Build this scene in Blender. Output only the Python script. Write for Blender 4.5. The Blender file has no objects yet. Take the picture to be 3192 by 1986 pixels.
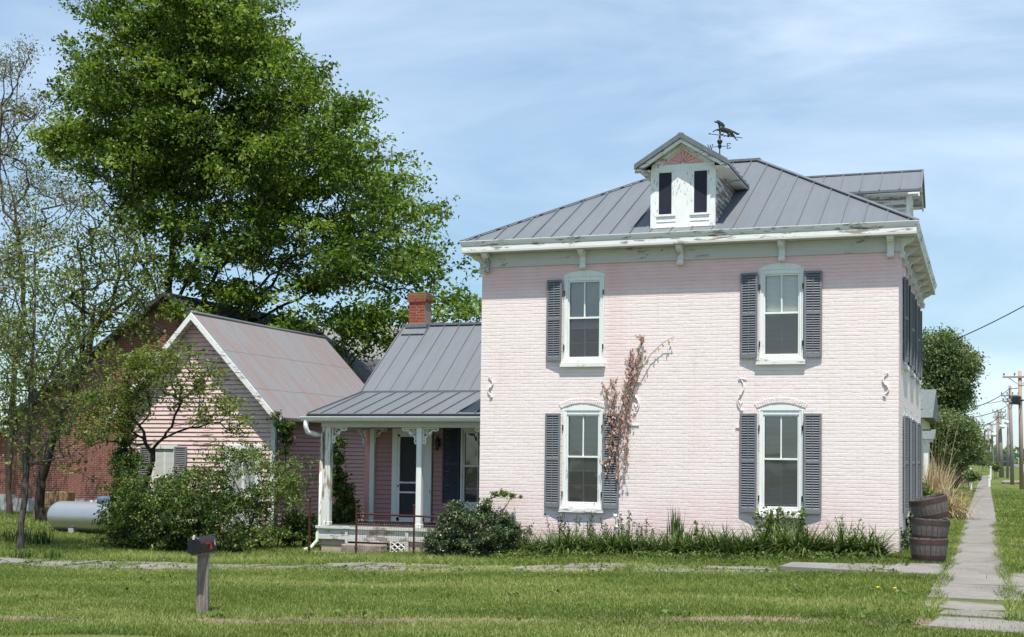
import bpy, math, random
import numpy as np
from mathutils import Matrix, Vector
random.seed(7); rng = np.random.default_rng(7)
R = math.radians
scn = bpy.context.scene
COL = scn.collection

# ------------------------------------------------------------------ camera
CAM = np.array([1.529, -24.698, 1.72])
RGT = np.array([0.94573639, 0.32471497, 0.011953])
UP = np.array([0.00209129, -0.04286774, 0.99907857])
FWD = np.array([-0.32492817, 0.94483996, 0.04122066])
FPX, PCX, PCY = 3998.23/1.313580, 1698.54/1.313580, 1259.97/1.313580   # pixels of a 2430 px wide picture
cd = bpy.data.cameras.new('camera'); cam = bpy.data.objects.new('camera', cd); COL.objects.link(cam)
cd.sensor_width = 36; cd.lens = 3998.23/3192*36
cd.shift_x = (1596-1698.54)/3192; cd.shift_y = (1259.97-993)/3192
cd.clip_end = 6000; cd.clip_start = .3
cam.matrix_world = Matrix(((RGT[0], UP[0], -FWD[0], CAM[0]), (RGT[1], UP[1], -FWD[1], CAM[1]), (RGT[2], UP[2], -FWD[2], CAM[2]), (0, 0, 0, 1)))
scn.camera = cam

def at(px, py, Y):
    "world point on the vertical plane y=Y under a picture position (used to measure distances)"
    w = FWD + RGT*(px-PCX)/FPX - UP*(py-PCY)/FPX
    return CAM + w*(Y-CAM[1])/w[1]
def mpp(p):
    return float((np.array(p)-CAM) @ FWD)/FPX

# ------------------------------------------------------------------ sky, sun, exposure
SUN = Vector((.38, -1, 2.80)).normalized()
EL = math.asin(SUN.z); ROT = math.atan2(SUN.x, SUN.y)
wd = bpy.data.worlds.new("World"); scn.world = wd; wd.use_nodes = True
nt = wd.node_tree; nt.nodes.clear()
def N(nt, t, **k):
    n = nt.nodes.new(t)
    for a, v in k.items():
        if a.startswith('i_'):
            key = a[2:]; key = int(key) if key.isdigit() else key.replace('_', ' ')
            n.inputs[key].default_value = v
        else: setattr(n, a, v)
    return n
sky = N(nt, 'ShaderNodeTexSky', sky_type='NISHITA', sun_disc=False, sun_elevation=EL, sun_rotation=ROT, altitude=200, air_density=.95, dust_density=0.25, ozone_density=2.2)
tc = N(nt, 'ShaderNodeTexCoord'); mp = N(nt, 'ShaderNodeMapping'); mp.inputs['Scale'].default_value = (1.1, 1.6, 4.2); mp.inputs['Rotation'].default_value = (0, R(12), R(18))
nz = N(nt, 'ShaderNodeTexNoise', i_Scale=1.9, i_Detail=9.0, i_Roughness=.56, i_Distortion=.5)
nz2 = N(nt, 'ShaderNodeTexNoise', i_Scale=.9, i_Detail=3.0)
cr = N(nt, 'ShaderNodeMapRange', i_From_Min=.34, i_From_Max=.70, i_To_Min=.08, i_To_Max=.78)
mul = N(nt, 'ShaderNodeMath', operation='MULTIPLY'); cr2 = N(nt, 'ShaderNodeMapRange', i_From_Min=.34, i_From_Max=.6, i_To_Min=.35, i_To_Max=1.0)
mix = N(nt, 'ShaderNodeMixRGB'); mix.inputs[2].default_value = (5.3, 6.15, 7.1, 1)
tint = N(nt, 'ShaderNodeMixRGB', blend_type='MULTIPLY'); tint.inputs[0].default_value = 1; tint.inputs[2].default_value = (.88, 1.01, 1.0, 1)
bg = N(nt, 'ShaderNodeBackground', i_Strength=.114); out = N(nt, 'ShaderNodeOutputWorld')
L = nt.links.new
L(tc.outputs['Generated'], mp.inputs[0]); L(mp.outputs[0], nz.inputs['Vector']); L(mp.outputs[0], nz2.inputs['Vector'])
L(nz.outputs['Fac'], cr.inputs['Value']); L(nz2.outputs['Fac'], cr2.inputs['Value']); L(cr.outputs[0], mul.inputs[0]); L(cr2.outputs[0], mul.inputs[1])
sz = N(nt, 'ShaderNodeSeparateXYZ'); L(tc.outputs['Generated'], sz.inputs[0]); el = N(nt, 'ShaderNodeMapRange', i_From_Min=0.0, i_From_Max=.32, i_To_Min=.60, i_To_Max=.92); L(sz.outputs['Z'], el.inputs['Value'])
sky2 = N(nt, 'ShaderNodeVectorMath', operation='SCALE'); L(sky.outputs[0], sky2.inputs[0]); L(el.outputs[0], sky2.inputs['Scale'])
L(sky2.outputs[0], tint.inputs[1]); L(tint.outputs[0], mix.inputs[1]); L(mul.outputs[0], mix.inputs[0]); L(mix.outputs[0], bg.inputs['Color']); L(bg.outputs[0], out.inputs[0])
sd = bpy.data.lights.new('sun', 'SUN'); sd.energy = 4.3; sd.angle = R(.5); sd.color = (1, .95, .87)
so = bpy.data.objects.new('sun', sd); COL.objects.link(so); so.rotation_euler = SUN.to_track_quat('Z', 'Y').to_euler(); so.location = (0, 0, 40)
vs = scn.view_settings; vs.view_transform = 'Standard'; vs.look = 'None'; vs.gamma = 1; vs.use_curve_mapping = False
vs.exposure = 0.66
scn.cycles.max_bounces = 7; scn.cycles.transparent_max_bounces = 12

# ------------------------------------------------------------------ mesh helpers
class MB:
    def __init__(s): s.v = []; s.f = []
    def add(s, vs, fs):
        o = len(s.v); s.v += [tuple(map(float, p)) for p in vs]; s.f += [tuple(i+o for i in f) for f in fs]; return s
    def box(s, x0, x1, y0, y1, z0, z1, b=0):
        x0, x1 = min(x0, x1), max(x0, x1); y0, y1 = min(y0, y1), max(y0, y1); z0, z1 = min(z0, z1), max(z0, z1)
        return s.add([(x0,y0,z0),(x1,y0,z0),(x1,y1,z0),(x0,y1,z0),(x0,y0,z1),(x1,y0,z1),(x1,y1,z1),(x0,y1,z1)],
                     [(0,3,2,1),(4,5,6,7),(0,1,5,4),(1,2,6,5),(2,3,7,6),(3,0,4,7)])
    def prism(s, poly, d0, d1, ax='y'):
        "poly: 2-D outline; extruded between d0 and d1 along ax. ax y: (x,z); ax x: (y,z); ax z: (x,y)"
        n = len(poly)
        def P(a, b, d): return (a, d, b) if ax == 'y' else (d, a, b) if ax == 'x' else (a, b, d)
        return s.add([P(a, b, d0) for a, b in poly]+[P(a, b, d1) for a, b in poly],
                     [tuple(range(n)), tuple(range(2*n-1, n-1, -1))]+[(i, i+n, (i+1) % n+n, (i+1) % n) for i in range(n)])
    def tube(s, pts, r, n=6, cap=True):
        pts = [np.array(p, float) for p in pts]; m = len(pts)
        rs = [r]*m if np.isscalar(r) else list(r)
        vs = []; pu = None
        for i, p in enumerate(pts):
            t = pts[min(i+1, m-1)]-pts[max(i-1, 0)]; t /= (np.linalg.norm(t)+1e-9)
            if pu is None: a = np.array([0, 0, 1.]) if abs(t[2]) < .9 else np.array([1., 0, 0])
            else: a = pu
            u = a-(a@t)*t; u /= (np.linalg.norm(u)+1e-9); pu = u; w = np.cross(t, u)
            for k in range(n):
                c = 2*math.pi*k/n; vs.append(p+rs[i]*(math.cos(c)*u+math.sin(c)*w))
        fs = [(i*n+k, i*n+(k+1) % n, (i+1)*n+(k+1) % n, (i+1)*n+k) for i in range(m-1) for k in range(n)]
        if cap: fs += [tuple(range(n-1, -1, -1)), tuple((m-1)*n+k for k in range(n))]
        return s.add(vs, fs)
    def lathe(s, prof, c=(0, 0, 0), n=16, axis='z'):
        vs = []
        for r, h in prof:
            for k in range(n):
                a = 2*math.pi*k/n; p = (r*math.cos(a), r*math.sin(a), h)
                if axis == 'x': p = (p[2], p[0], p[1])
                if axis == 'y': p = (p[0], p[2], p[1])
                vs.append((p[0]+c[0], p[1]+c[1], p[2]+c[2]))
        m = len(prof)
        fs = [(i*n+k, i*n+(k+1) % n, (i+1)*n+(k+1) % n, (i+1)*n+k) for i in range(m-1) for k in range(n)]
        fs += [tuple(range(n-1, -1, -1)), tuple((m-1)*n+k for k in range(n))]
        return s.add(vs, fs)
    def quad(s, a, b, c, d): return s.add([a, b, c, d], [(0, 1, 2, 3)])
    def xform(s, M, start=0):
        for i in range(start, len(s.v)): s.v[i] = tuple(M @ Vector(s.v[i]))
        return s

def link(name, me, mat, parent, smooth, label=None):
    if smooth: me.shade_smooth()
    me.materials.append(mat)
    o = bpy.data.objects.new(name, me); COL.objects.link(o)
    if parent is not None:
        o.parent = parent
        o.matrix_parent_inverse = Matrix.Translation(-Vector(parent.location)) if parent.type == 'EMPTY' else Matrix()
    if label: o['label'] = label
    return o
def obj(name, mb, mat, parent=None, smooth=False, bevel=0, label=None):
    me = bpy.data.meshes.new(name); me.from_pydata(mb.v, [], mb.f)
    import bmesh
    bm = bmesh.new(); bm.from_mesh(me); bmesh.ops.recalc_face_normals(bm, faces=bm.faces)
    if bevel: bmesh.ops.bevel(bm, geom=[e for e in bm.edges if len(e.link_faces) == 2 and e.calc_face_angle(0) > .5], offset=bevel, segments=1, affect='EDGES', clamp_overlap=True)
    bm.to_mesh(me); bm.free()
    return link(name, me, mat, parent, smooth, label)
def lapped(name, mb, m, parent):
    "clapboards: the shade under each lap is painted dark onto the lower edge"
    me = bpy.data.meshes.new(name); me.from_pydata(mb.v, [], mb.f); o = link(name, me, m, parent, False); me.materials.append(M['lap_shade'])
    for i, p in enumerate(me.polygons): p.material_index = 0 if i % 3 == 0 else 1
    return o
def npobj(name, V, F, mat, parent=None, smooth=False, label=None, attr=None):
    "V (n,3) array, F (m,k) array, all faces with k corners"
    me = bpy.data.meshes.new(name); k = F.shape[1]
    me.vertices.add(len(V)); me.vertices.foreach_set('co', V.astype(np.float32).ravel())
    me.loops.add(F.size); me.loops.foreach_set('vertex_index', F.astype(np.int32).ravel())
    me.polygons.add(len(F)); me.polygons.foreach_set('loop_start', np.arange(0, F.size, k, dtype=np.int32))
    me.update(calc_edges=True)
    if attr is not None:
        a = me.attributes.new('tone', 'FLOAT', 'POINT'); a.data.foreach_set('value', attr.astype(np.float32))
    return link(name, me, mat, parent, smooth, label)
def tag(o, label, cat, group=None, kind=None):
    if label: o['label'] = label
    if cat: o['category'] = cat
    if group: o['group'] = group
    if kind: o['kind'] = kind
    return o
def thing(name, label, cat, loc=(0, 0, 0), group=None):
    o = bpy.data.objects.new(name, None); COL.objects.link(o); o.location = loc; o.empty_display_size = .2
    return tag(o, label, cat, group)
def dup(root, loc, rz=0, sc=1, label=None):
    r = root.copy(); COL.objects.link(r); r.location = loc; r.rotation_euler = (0, 0, rz); r.scale = (sc, sc, sc) if np.isscalar(sc) else sc
    if label: r['label'] = label
    for ch in list(root.children):
        c = ch.copy(); COL.objects.link(c); c.parent = r
        for g in list(ch.children):
            d = g.copy(); COL.objects.link(d); d.parent = c
    return r

# ------------------------------------------------------------------ materials
def mat(name, base, rough=.7, spec=.3, metal=0):
    m = bpy.data.materials.new(name); m.use_nodes = True; t = m.node_tree; b = t.nodes['Principled BSDF']
    b.inputs['Base Color'].default_value = (*base, 1); b.inputs['Roughness'].default_value = rough
    b.inputs['Specular IOR Level'].default_value = spec; b.inputs['Metallic'].default_value = metal
    return m, t, b
def noise(t, scale, detail=4, rough=.55, vec=None, sc=None, dist=0):
    n = N(t, 'ShaderNodeTexNoise', i_Scale=scale, i_Detail=detail, i_Roughness=rough, i_Distortion=dist)
    g = N(t, 'ShaderNodeTexCoord'); src = g.outputs['Object']
    if sc:
        mpp_ = N(t, 'ShaderNodeMapping'); mpp_.inputs['Scale'].default_value = sc; t.links.new(src, mpp_.inputs[0]); src = mpp_.outputs[0]
    t.links.new(vec or src, n.inputs['Vector']); return n.outputs['Fac']
def ramp(t, fac, stops, interp='LINEAR'):
    r = N(t, 'ShaderNodeValToRGB'); r.color_ramp.interpolation = interp
    e = r.color_ramp.elements
    while len(e) < len(stops): e.new(.5)
    for k, (p, c) in enumerate(stops): e[k].position = p; e[k].color = (*c, 1) if len(c) == 3 else c
    t.links.new(fac, r.inputs[0]); return r.outputs[0]
def mixc(t, fac, a, b, mode='MIX'):
    m = N(t, 'ShaderNodeMixRGB', blend_type=mode)
    for i, x in ((0, fac), (1, a), (2, b)):
        if isinstance(x, (int, float)): m.inputs[i].default_value = x
        elif isinstance(x, tuple): m.inputs[i].default_value = (*x, 1)
        else: t.links.new(x, m.inputs[i])
    return m.outputs[0]
def mr(t, fac, a, b, c=0., d=1.):
    m = N(t, 'ShaderNodeMapRange', i_From_Min=a, i_From_Max=b, i_To_Min=c, i_To_Max=d); t.links.new(fac, m.inputs['Value']); return m.outputs[0]
def bump(t, b, h, strength=.5, dist=.01, normal=None):
    n = N(t, 'ShaderNodeBump', i_Strength=strength, i_Distance=dist); t.links.new(h, n.inputs['Height'])
    if normal: t.links.new(normal, n.inputs['Normal'])
    t.links.new(n.outputs[0], b.inputs['Normal']); return n.outputs[0]
def mottle(name, a, b_, scale=6, rough=.75, bmp=.3, sc=None, spec=.2, bd=.005, metal=0):
    m, t, b = mat(name, a, rough, spec, metal)
    f = noise(t, scale, 6, .6, sc=sc); t.links.new(mixc(t, mr(t, f, .35, .65), a, b_), b.inputs['Base Color'])
    if bmp: bump(t, b, noise(t, scale*4, 5, .6, sc=sc), bmp, bd)
    return m

def wallvec(t, side):
    g = N(t, 'ShaderNodeTexCoord'); s = N(t, 'ShaderNodeSeparateXYZ'); t.links.new(g.outputs['Object'], s.inputs[0])
    c = N(t, 'ShaderNodeCombineXYZ'); t.links.new(s.outputs['Y' if side else 'X'], c.inputs[0]); t.links.new(s.outputs['Z'], c.inputs[1])
    # uneven hand-laid courses
    nn = N(t, 'ShaderNodeTexNoise', i_Scale=4.5, i_Detail=3.0); t.links.new(c.outputs[0], nn.inputs['Vector'])
    v = N(t, 'ShaderNodeVectorMath', operation='SUBTRACT'); v.inputs[1].default_value = (.5, .5, .5); t.links.new(nn.outputs['Color'], v.inputs[0])
    v2 = N(t, 'ShaderNodeVectorMath', operation='MULTIPLY'); v2.inputs[1].default_value = (.06, .026, 0); t.links.new(v.outputs[0], v2.inputs[0])
    v3 = N(t, 'ShaderNodeVectorMath', operation='ADD'); t.links.new(c.outputs[0], v3.inputs[0]); t.links.new(v2.outputs[0], v3.inputs[1])
    return v3.outputs[0], s.outputs['Z'], c.outputs[0]
def brickmat(name, side, c1, c2, cm, painted):
    m, t, b = mat(name, c1, .6 if painted else .85, .25)
    vec, z, flat = wallvec(t, side)
    br = N(t, 'ShaderNodeTexBrick', offset=.5, i_Scale=1.0, i_Mortar_Size=.007 if painted else .010, i_Mortar_Smooth=.6, i_Bias=0.0, i_Brick_Width=.215, i_Row_Height=.0715)
    br.inputs['Color1'].default_value = (*c1, 1); br.inputs['Color2'].default_value = (*c2, 1); br.inputs['Mortar'].default_value = (*cm, 1)
    t.links.new(vec, br.inputs['Vector'])
    col = br.outputs['Color']
    big = noise(t, .55, 3, .5, vec=flat); mid = noise(t, 2.2, 5, .6, vec=flat)
    if painted:
        # pinker colour below the eaves, and pinker paint in blushes lower down; old paint bleached nearly white
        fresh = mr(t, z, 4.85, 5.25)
        low = mr(t, z, 1.5, .3)
        lowm = N(t, 'ShaderNodeMath', operation='MULTIPLY'); t.links.new(low, lowm.inputs[0]); t.links.new(mr(t, big, .4, .62, .1, .6), lowm.inputs[1])
        blush = mr(t, mid, .52, .72, 0, .26)
        add = N(t, 'ShaderNodeMath', operation='ADD', use_clamp=True); t.links.new(lowm.outputs[0], add.inputs[0]); t.links.new(blush, add.inputs[1])
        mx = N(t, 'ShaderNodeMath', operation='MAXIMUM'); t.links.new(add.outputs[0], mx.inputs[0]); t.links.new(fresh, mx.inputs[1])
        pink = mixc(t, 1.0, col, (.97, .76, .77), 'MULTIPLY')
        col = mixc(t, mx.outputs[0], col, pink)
        # faint vertical strip of fresh paint beside the upper left window
        s = N(t, 'ShaderNodeSeparateXYZ'); t.links.new(flat, s.inputs[0])
        a1 = mr(t, s.outputs[0], -5.72, -5.62); a2 = mr(t, s.outputs[0], -5.2, -5.38)
        a3 = mr(t, s.outputs[1], 3.0, 3.5); 
        q = N(t, 'ShaderNodeMath', operation='MULTIPLY'); t.links.new(a1, q.inputs[0]); t.links.new(a2, q.inputs[1])
        q2 = N(t, 'ShaderNodeMath', operation='MULTIPLY'); t.links.new(q.outputs[0], q2.inputs[0]); t.links.new(a3, q2.inputs[1])
        q3 = N(t, 'ShaderNodeMath', operation='MULTIPLY'); t.links.new(q2.outputs[0], q3.inputs[0]); q3.inputs[1].default_value = 0 if side else .55
        col = mixc(t, q3.outputs[0], col, mixc(t, 1.0, col, (.97, .82, .83), 'MULTIPLY'))
        dirt = mr(t, noise(t, 7, 6, .7, vec=flat), .62, .78, 0, .22)
        col = mixc(t, dirt, col, (.45, .36, .34))
        # rain streaks, old repairs and small chips down to the red brick
        stv = N(t, 'ShaderNodeMapping'); stv.inputs['Scale'].default_value = (5.5, .45, 1); t.links.new(flat, stv.inputs[0])
        col = mixc(t, mr(t, noise(t, 1.0, 5, .65, vec=stv.outputs[0]), .56, .74, 0, .20), col, (.50, .43, .40))
        rp_ = mr(t, noise(t, .9, 2, .4, vec=flat), .55, .60, 0, .10); col = mixc(t, rp_, col, (.86, .80, .77))
        chip = mr(t, noise(t, 5.5, 7, .75, vec=flat), .735, .745, 0, .8); col = mixc(t, chip, col, (.36, .16, .12))
        base = mr(t, z, .28, .0, 0, .35); col = mixc(t, base, col, (.40, .33, .30))
    else:
        col = mixc(t, mr(t, noise(t, 9, 4, .6, vec=flat), .5, .75, 0, .55), col, (.12, .05, .045))
        col = mixc(t, mr(t, big, .4, .7, 0, .3), col, (.32, .1, .07))
    t.links.new(col, b.inputs['Base Color'])
    if painted:
        rb = N(t, 'ShaderNodeTexBrick', offset=.5, i_Scale=1.0, i_Mortar_Size=.004, i_Mortar_Smooth=1.0, i_Bias=0.0, i_Brick_Width=.215, i_Row_Height=.0715); rb.inputs['Color1'].default_value = (0, 0, 0, 1); rb.inputs['Color2'].default_value = (1, 1, 1, 1); rb.inputs['Mortar'].default_value = (.3, .3, .3, 1); t.links.new(vec, rb.inputs['Vector'])
    if painted:   # thick paint has filled most head joints; the bed joints still read as uneven lines
        bj = N(t, 'ShaderNodeTexBrick', offset=.37, i_Scale=1.0, i_Mortar_Size=.0085, i_Mortar_Smooth=.35, i_Bias=0.0, i_Brick_Width=40.0, i_Row_Height=.0715); t.links.new(vec, bj.inputs['Vector'])
        st_ = mr(t, noise(t, 4.2, 5, .75, vec=flat), .40, .60, .0, .9)
        ln = N(t, 'ShaderNodeMath', operation='MULTIPLY'); t.links.new(bj.outputs['Fac'], ln.inputs[0]); t.links.new(st_, ln.inputs[1])
        hv = N(t, 'ShaderNodeMath', operation='MULTIPLY_ADD'); t.links.new(br.outputs['Fac'], hv.inputs[0]); hv.inputs[1].default_value = .26; t.links.new(ln.outputs[0], hv.inputs[2]); jf = hv.outputs[0]
        dk = mr(t, hv.outputs[0], .35, 1.2, 0, .17); base_c = b.inputs['Base Color'].links[0].from_socket; t.links.new(mixc(t, dk, base_c, (.50, .40, .385)), b.inputs['Base Color'])
    else: jf = br.outputs['Fac']
    h = N(t, 'ShaderNodeMath', operation='MULTIPLY_ADD'); t.links.new(jf, h.inputs[0]); h.inputs[1].default_value = -1
    hn = mr(t, noise(t, 14, 5, .65, vec=flat), 0, 1, 0, 1.0)
    if painted: hn = mixc(t, .30, hn, rb.outputs['Color']); t.links.new(hn, h.inputs[2])
    bump(t, b, h.outputs[0], .62 if painted else .6, .010 if painted else .01)
    return m
M = {}
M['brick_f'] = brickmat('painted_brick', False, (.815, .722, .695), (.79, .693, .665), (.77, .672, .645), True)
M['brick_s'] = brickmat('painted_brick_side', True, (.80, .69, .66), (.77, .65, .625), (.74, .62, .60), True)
M['brick_red'] = brickmat('red_brick', False, (.22, .072, .055), (.155, .052, .042), (.36, .27, .23), False)

def peel(name, paint=(.78, .80, .78), wood=(.30, .26, .22), amt=.6, sc=(1, 1, 5), scale=5, rough=.6):
    m, t, b = mat(name, paint, rough, .3)
    f = noise(t, scale, 8, .68, sc=sc); g = noise(t, 1.3, 2, .5)
    s = N(t, 'ShaderNodeMath', operation='MULTIPLY_ADD'); t.links.new(g, s.inputs[0]); s.inputs[1].default_value = .5; t.links.new(f, s.inputs[2])
    k = mr(t, s.outputs[0], amt+.25, amt+.29)
    grime = mr(t, noise(t, 3, 4, .6, sc=sc), .45, .75, 0, .35)
    c = mixc(t, grime, paint, tuple(x*.72 for x in paint)); c = mixc(t, k, c, wood)
    t.links.new(c, b.inputs['Base Color']); inv = mr(t, k, 0, 1, 1, 0); bump(t, b, inv, .6, .003); return m
M['trim'] = peel('weathered_white_paint', (.77, .775, .745), amt=.56, sc=(1, 1, 6), scale=4)
M['trim_v'] = peel('peeling_white_paint', (.80, .82, .79), (.30, .27, .24), amt=.585, sc=(4, 4, 1.0), scale=7)
M['skirt'] = peel('weathered_porch_skirt', (.56, .57, .54), (.27, .23, .19), amt=.53, sc=(1, 1, 3), scale=5)
M['trim_side'] = peel('flaking_side_paint', (.66, .66, .63), (.24, .20, .18), amt=.47, sc=(1, 1, 7), scale=2.4)
M['frame'] = peel('window_frame_paint', (.77, .79, .765), amt=.66, sc=(6, 6, 1), scale=3)
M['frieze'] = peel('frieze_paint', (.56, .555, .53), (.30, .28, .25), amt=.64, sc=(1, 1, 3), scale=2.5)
M['bracket'] = peel('bracket_paint', (.70, .70, .67), (.32, .30, .27), amt=.60, sc=(1, 1, 1), scale=5)
M['post'] = peel('porch_post_paint', (.66, .67, .63), (.30, .20, .12), amt=.50, sc=(6, 6, .8), scale=2.6)
def roofmat(name, a, c, streak=(9, .6, .6), rough=.45, spec=.35):
    m, t, b = mat(name, a, rough, spec)
    f = noise(t, 1.4, 6, .65, sc=streak); g = noise(t, .6, 4, .6)
    col = mixc(t, mr(t, f, .35, .7), a, c); col = mixc(t, mr(t, g, .4, .7, 0, .35), col, tuple(x*.8 for x in a))
    sp = mr(t, noise(t, 22, 3, .6), .68, .74, 0, .35); col = mixc(t, sp, col, (.24, .24, .23))
    t.links.new(col, b.inputs['Base Color']); bump(t, b, noise(t, 2.2, 3, .55), .45, .03); return m
M['roof'] = roofmat('grey_metal_roof', (.150, .164, .180), (.130, .142, .156))
M['roof_trim'] = roofmat('grey_metal_trim', (.16, .172, .185), (.12, .13, .142))
def rusty():
    m, t, b = mat('rusting_tin_roof', (.2, .17, .16), .55, .3)
    f = noise(t, 1.1, 7, .68, sc=(.5, 3.0, .5), dist=.4)
    col = ramp(t, f, [(.34, (.20, .212, .23)), (.46, (.215, .205, .21)), (.57, (.225, .178, .17)), (.70, (.20, .205, .22))])
    g = noise(t, 9, 5, .6); col = mixc(t, mr(t, g, .6, .75, 0, .25), col, (.22, .13, .11))
    t.links.new(col, b.inputs['Base Color']); bump(t, b, noise(t, 3, 3), .3, .02); return m
M['rusty'] = rusty()
def clap(name, c, wood=(.20, .14, .13), amt=.56):
    m = peel(name, c, wood, amt=amt, sc=(.9, .9, 5), scale=3.2, rough=.75); return m
M['clap'] = clap('faded_pink_clapboard', (.78, .59, .565), amt=.60)
_t = M['clap'].node_tree; _b = _t.nodes['Principled BSDF']; _c = _b.inputs['Base Color'].links[0].from_socket   # pinker high on the gable
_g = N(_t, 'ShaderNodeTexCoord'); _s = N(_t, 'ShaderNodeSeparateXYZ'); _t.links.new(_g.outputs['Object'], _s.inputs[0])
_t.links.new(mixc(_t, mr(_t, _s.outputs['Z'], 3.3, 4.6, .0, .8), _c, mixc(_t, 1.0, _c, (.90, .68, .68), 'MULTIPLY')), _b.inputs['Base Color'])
M['clap_w'] = clap('pink_porch_clapboard_shaded', (.42, .24, .245), amt=.70)  # wing boards, with the porch shade darkened into the pink
M['clap_e'] = clap('pink_side_clapboard_shaded', (.44, .26, .27), (.22, .13, .13), amt=.70)  # outbuilding's shaded side: darker copy of the gable boards' pink
M['lap_shade'] = mottle('board_lap_shade', (.22, .13, .13), (.14, .09, .09), 6, .9, 0)  # dark colour for the shade line below each board
M['pink'] = mottle('pink_trim', (.80, .42, .41), (.74, .38, .37), 8)
M['shutter'] = mottle('slate_blue_shutter_paint', (.155, .168, .188), (.205, .212, .225), 9, .6, .25, sc=(1, 1, 5))
M['shutter_dark'] = mottle('dark_shutter_paint', (.05, .06, .09), (.07, .08, .105), 6)
M['dark'] = mat('dark_interior', (.02, .02, .024), .9)[0]
M['void'] = mottle('dark_panel', (.018, .02, .035), (.03, .03, .045), 6, .5, 0)
M['blind'] = mat('blind_slats', (.86, .88, .85), .6)[0]
M['curtain'] = mottle('curtain', (.42, .44, .41), (.34, .36, .34), 4, .8, 0)
M['iron'] = mottle('dark_copper', (.035, .035, .033), (.05, .075, .062), 25, .45, .2, metal=.3)
M['rust'] = mottle('rusty_iron', (.085, .028, .022), (.045, .022, .02), 14, .8)
M['wire'] = mat('cable', (.02, .02, .02), .6)[0]
M['galv'] = mottle('galvanised_wire', (.25, .2, .17), (.12, .07, .05), 10, .6, 0)
M['white'] = mottle('white_enamel', (.76, .775, .76), (.68, .69, .68), 8, .35, .05)
M['stone'] = mottle('weathered_stone', (.30, .26, .23), (.19, .15, .13), 5, .9, .8, bd=.02)
M['block'] = mottle('tan_block', (.45, .38, .30), (.36, .30, .25), 4, .9, .5)
M['deck'] = mottle('grey_porch_floor', (.10, .09, .085), (.16, .14, .13), 5, .7, .2, sc=(1, 8, 1))
M['conc'] = mottle('foundation_concrete', (.42, .41, .40), (.33, .32, .31), 3, .9, .4)
M['shingle'] = mottle('grey_shingles', (.22, .225, .22), (.16, .165, .165), 7, .9, .6, sc=(1, 1, 6))
M['shingle_d'] = mottle('dark_shingles', (.055, .055, .06), (.08, .08, .085), 7, .9, .6)
M['roof_g'] = mottle('green_grey_shingles', (.15, .175, .17), (.11, .13, .125), 7, .9, .4)
M['yellow'] = mottle('pale_yellow_siding', (.66, .64, .42), (.60, .58, .38), 5, .8, .2)
M['polew'] = mottle('grey_pole_wood', (.33, .285, .26), (.24, .205, .185), 6, .9, .6, sc=(6, 6, .5))
M['polet'] = mottle('tan_pole_wood', (.42, .32, .25), (.30, .22, .17), 6, .9, .6, sc=(6, 6, .5))
M['postw'] = mottle('weathered_post_wood', (.34, .30, .25), (.15, .12, .10), 4, .9, .9, sc=(9, 9, .8), bd=.012)
M['barrel'] = mottle('weathered_barrel_oak', (.095, .083, .080), (.16, .138, .128), 3, .85, .8, sc=(7, 7, .7), bd=.008)
M['hoop'] = mottle('rusty_hoop', (.088, .052, .045), (.055, .038, .036), 9, .75, .4)
M['mailbox'] = mottle('worn_black_enamel', (.010, .009, .014), (.016, .012, .016), 9, .38, .2, spec=.4)
M['red'] = mat('red_flag_paint', (.55, .03, .015), .4)[0]
M['scuff'] = mat('bare_metal', (.55, .52, .5), .5)[0]
M['fenceb'] = mottle('brown_fence_boards', (.17, .11, .085), (.11, .075, .06), 4, .9, .4, sc=(8, 8, 1))
M['straw'] = mottle('straw', (.28, .19, .11), (.18, .12, .07), 22, .9, .8, bd=.02)
M['green_sign'] = mat('green_sign', (.01, .14, .08), .5)[0]
M['rubber'] = mat('rubber', (.015, .015, .015), .8)[0]
M['bark'] = mottle('dark_bark', (.030, .024, .020), (.055, .046, .038), 5, .95, .9, sc=(3, 3, .6), bd=.03)
M['bark_g'] = mottle('pale_grey_bark', (.13, .115, .10), (.05, .044, .038), 5, .9, .6, sc=(3, 3, .7), bd=.01)
M['vine_wood'] = mottle('dead_vine_wood', (.24, .16, .125), (.33, .23, .18), 12, .9, 0)
M['bark_m'] = mottle('brown_bark', (.055, .042, .034), (.09, .072, .06), 6, .9, .7, sc=(3, 3, .6), bd=.015)
m_, t_, b_ = mat('silver_tank_paint', (.44, .445, .46), .36, .5, .7); bump(t_, b_, noise(t_, 3, 3), .08, .01)
t_.links.new(mixc(t_, mr(t_, noise(t_, 2, 5, .65), .5, .75, 0, .3), (.46, .465, .48), (.34, .345, .36)), b_.inputs['Base Color']); M['tank'] = m_
M['blue'] = mottle('faded_blue_paint', (.06, .12, .19), (.09, .15, .21), 8)
M['carp'] = mat('dark_car_paint', (.03, .03, .035), .25, .5)[0]
M['carw'] = mat('silver_car_paint', (.55, .56, .6), .25, .5)[0]
M['lamp'] = mat('lamp_glass', (.8, .8, .8), .2, .5)[0]

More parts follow.
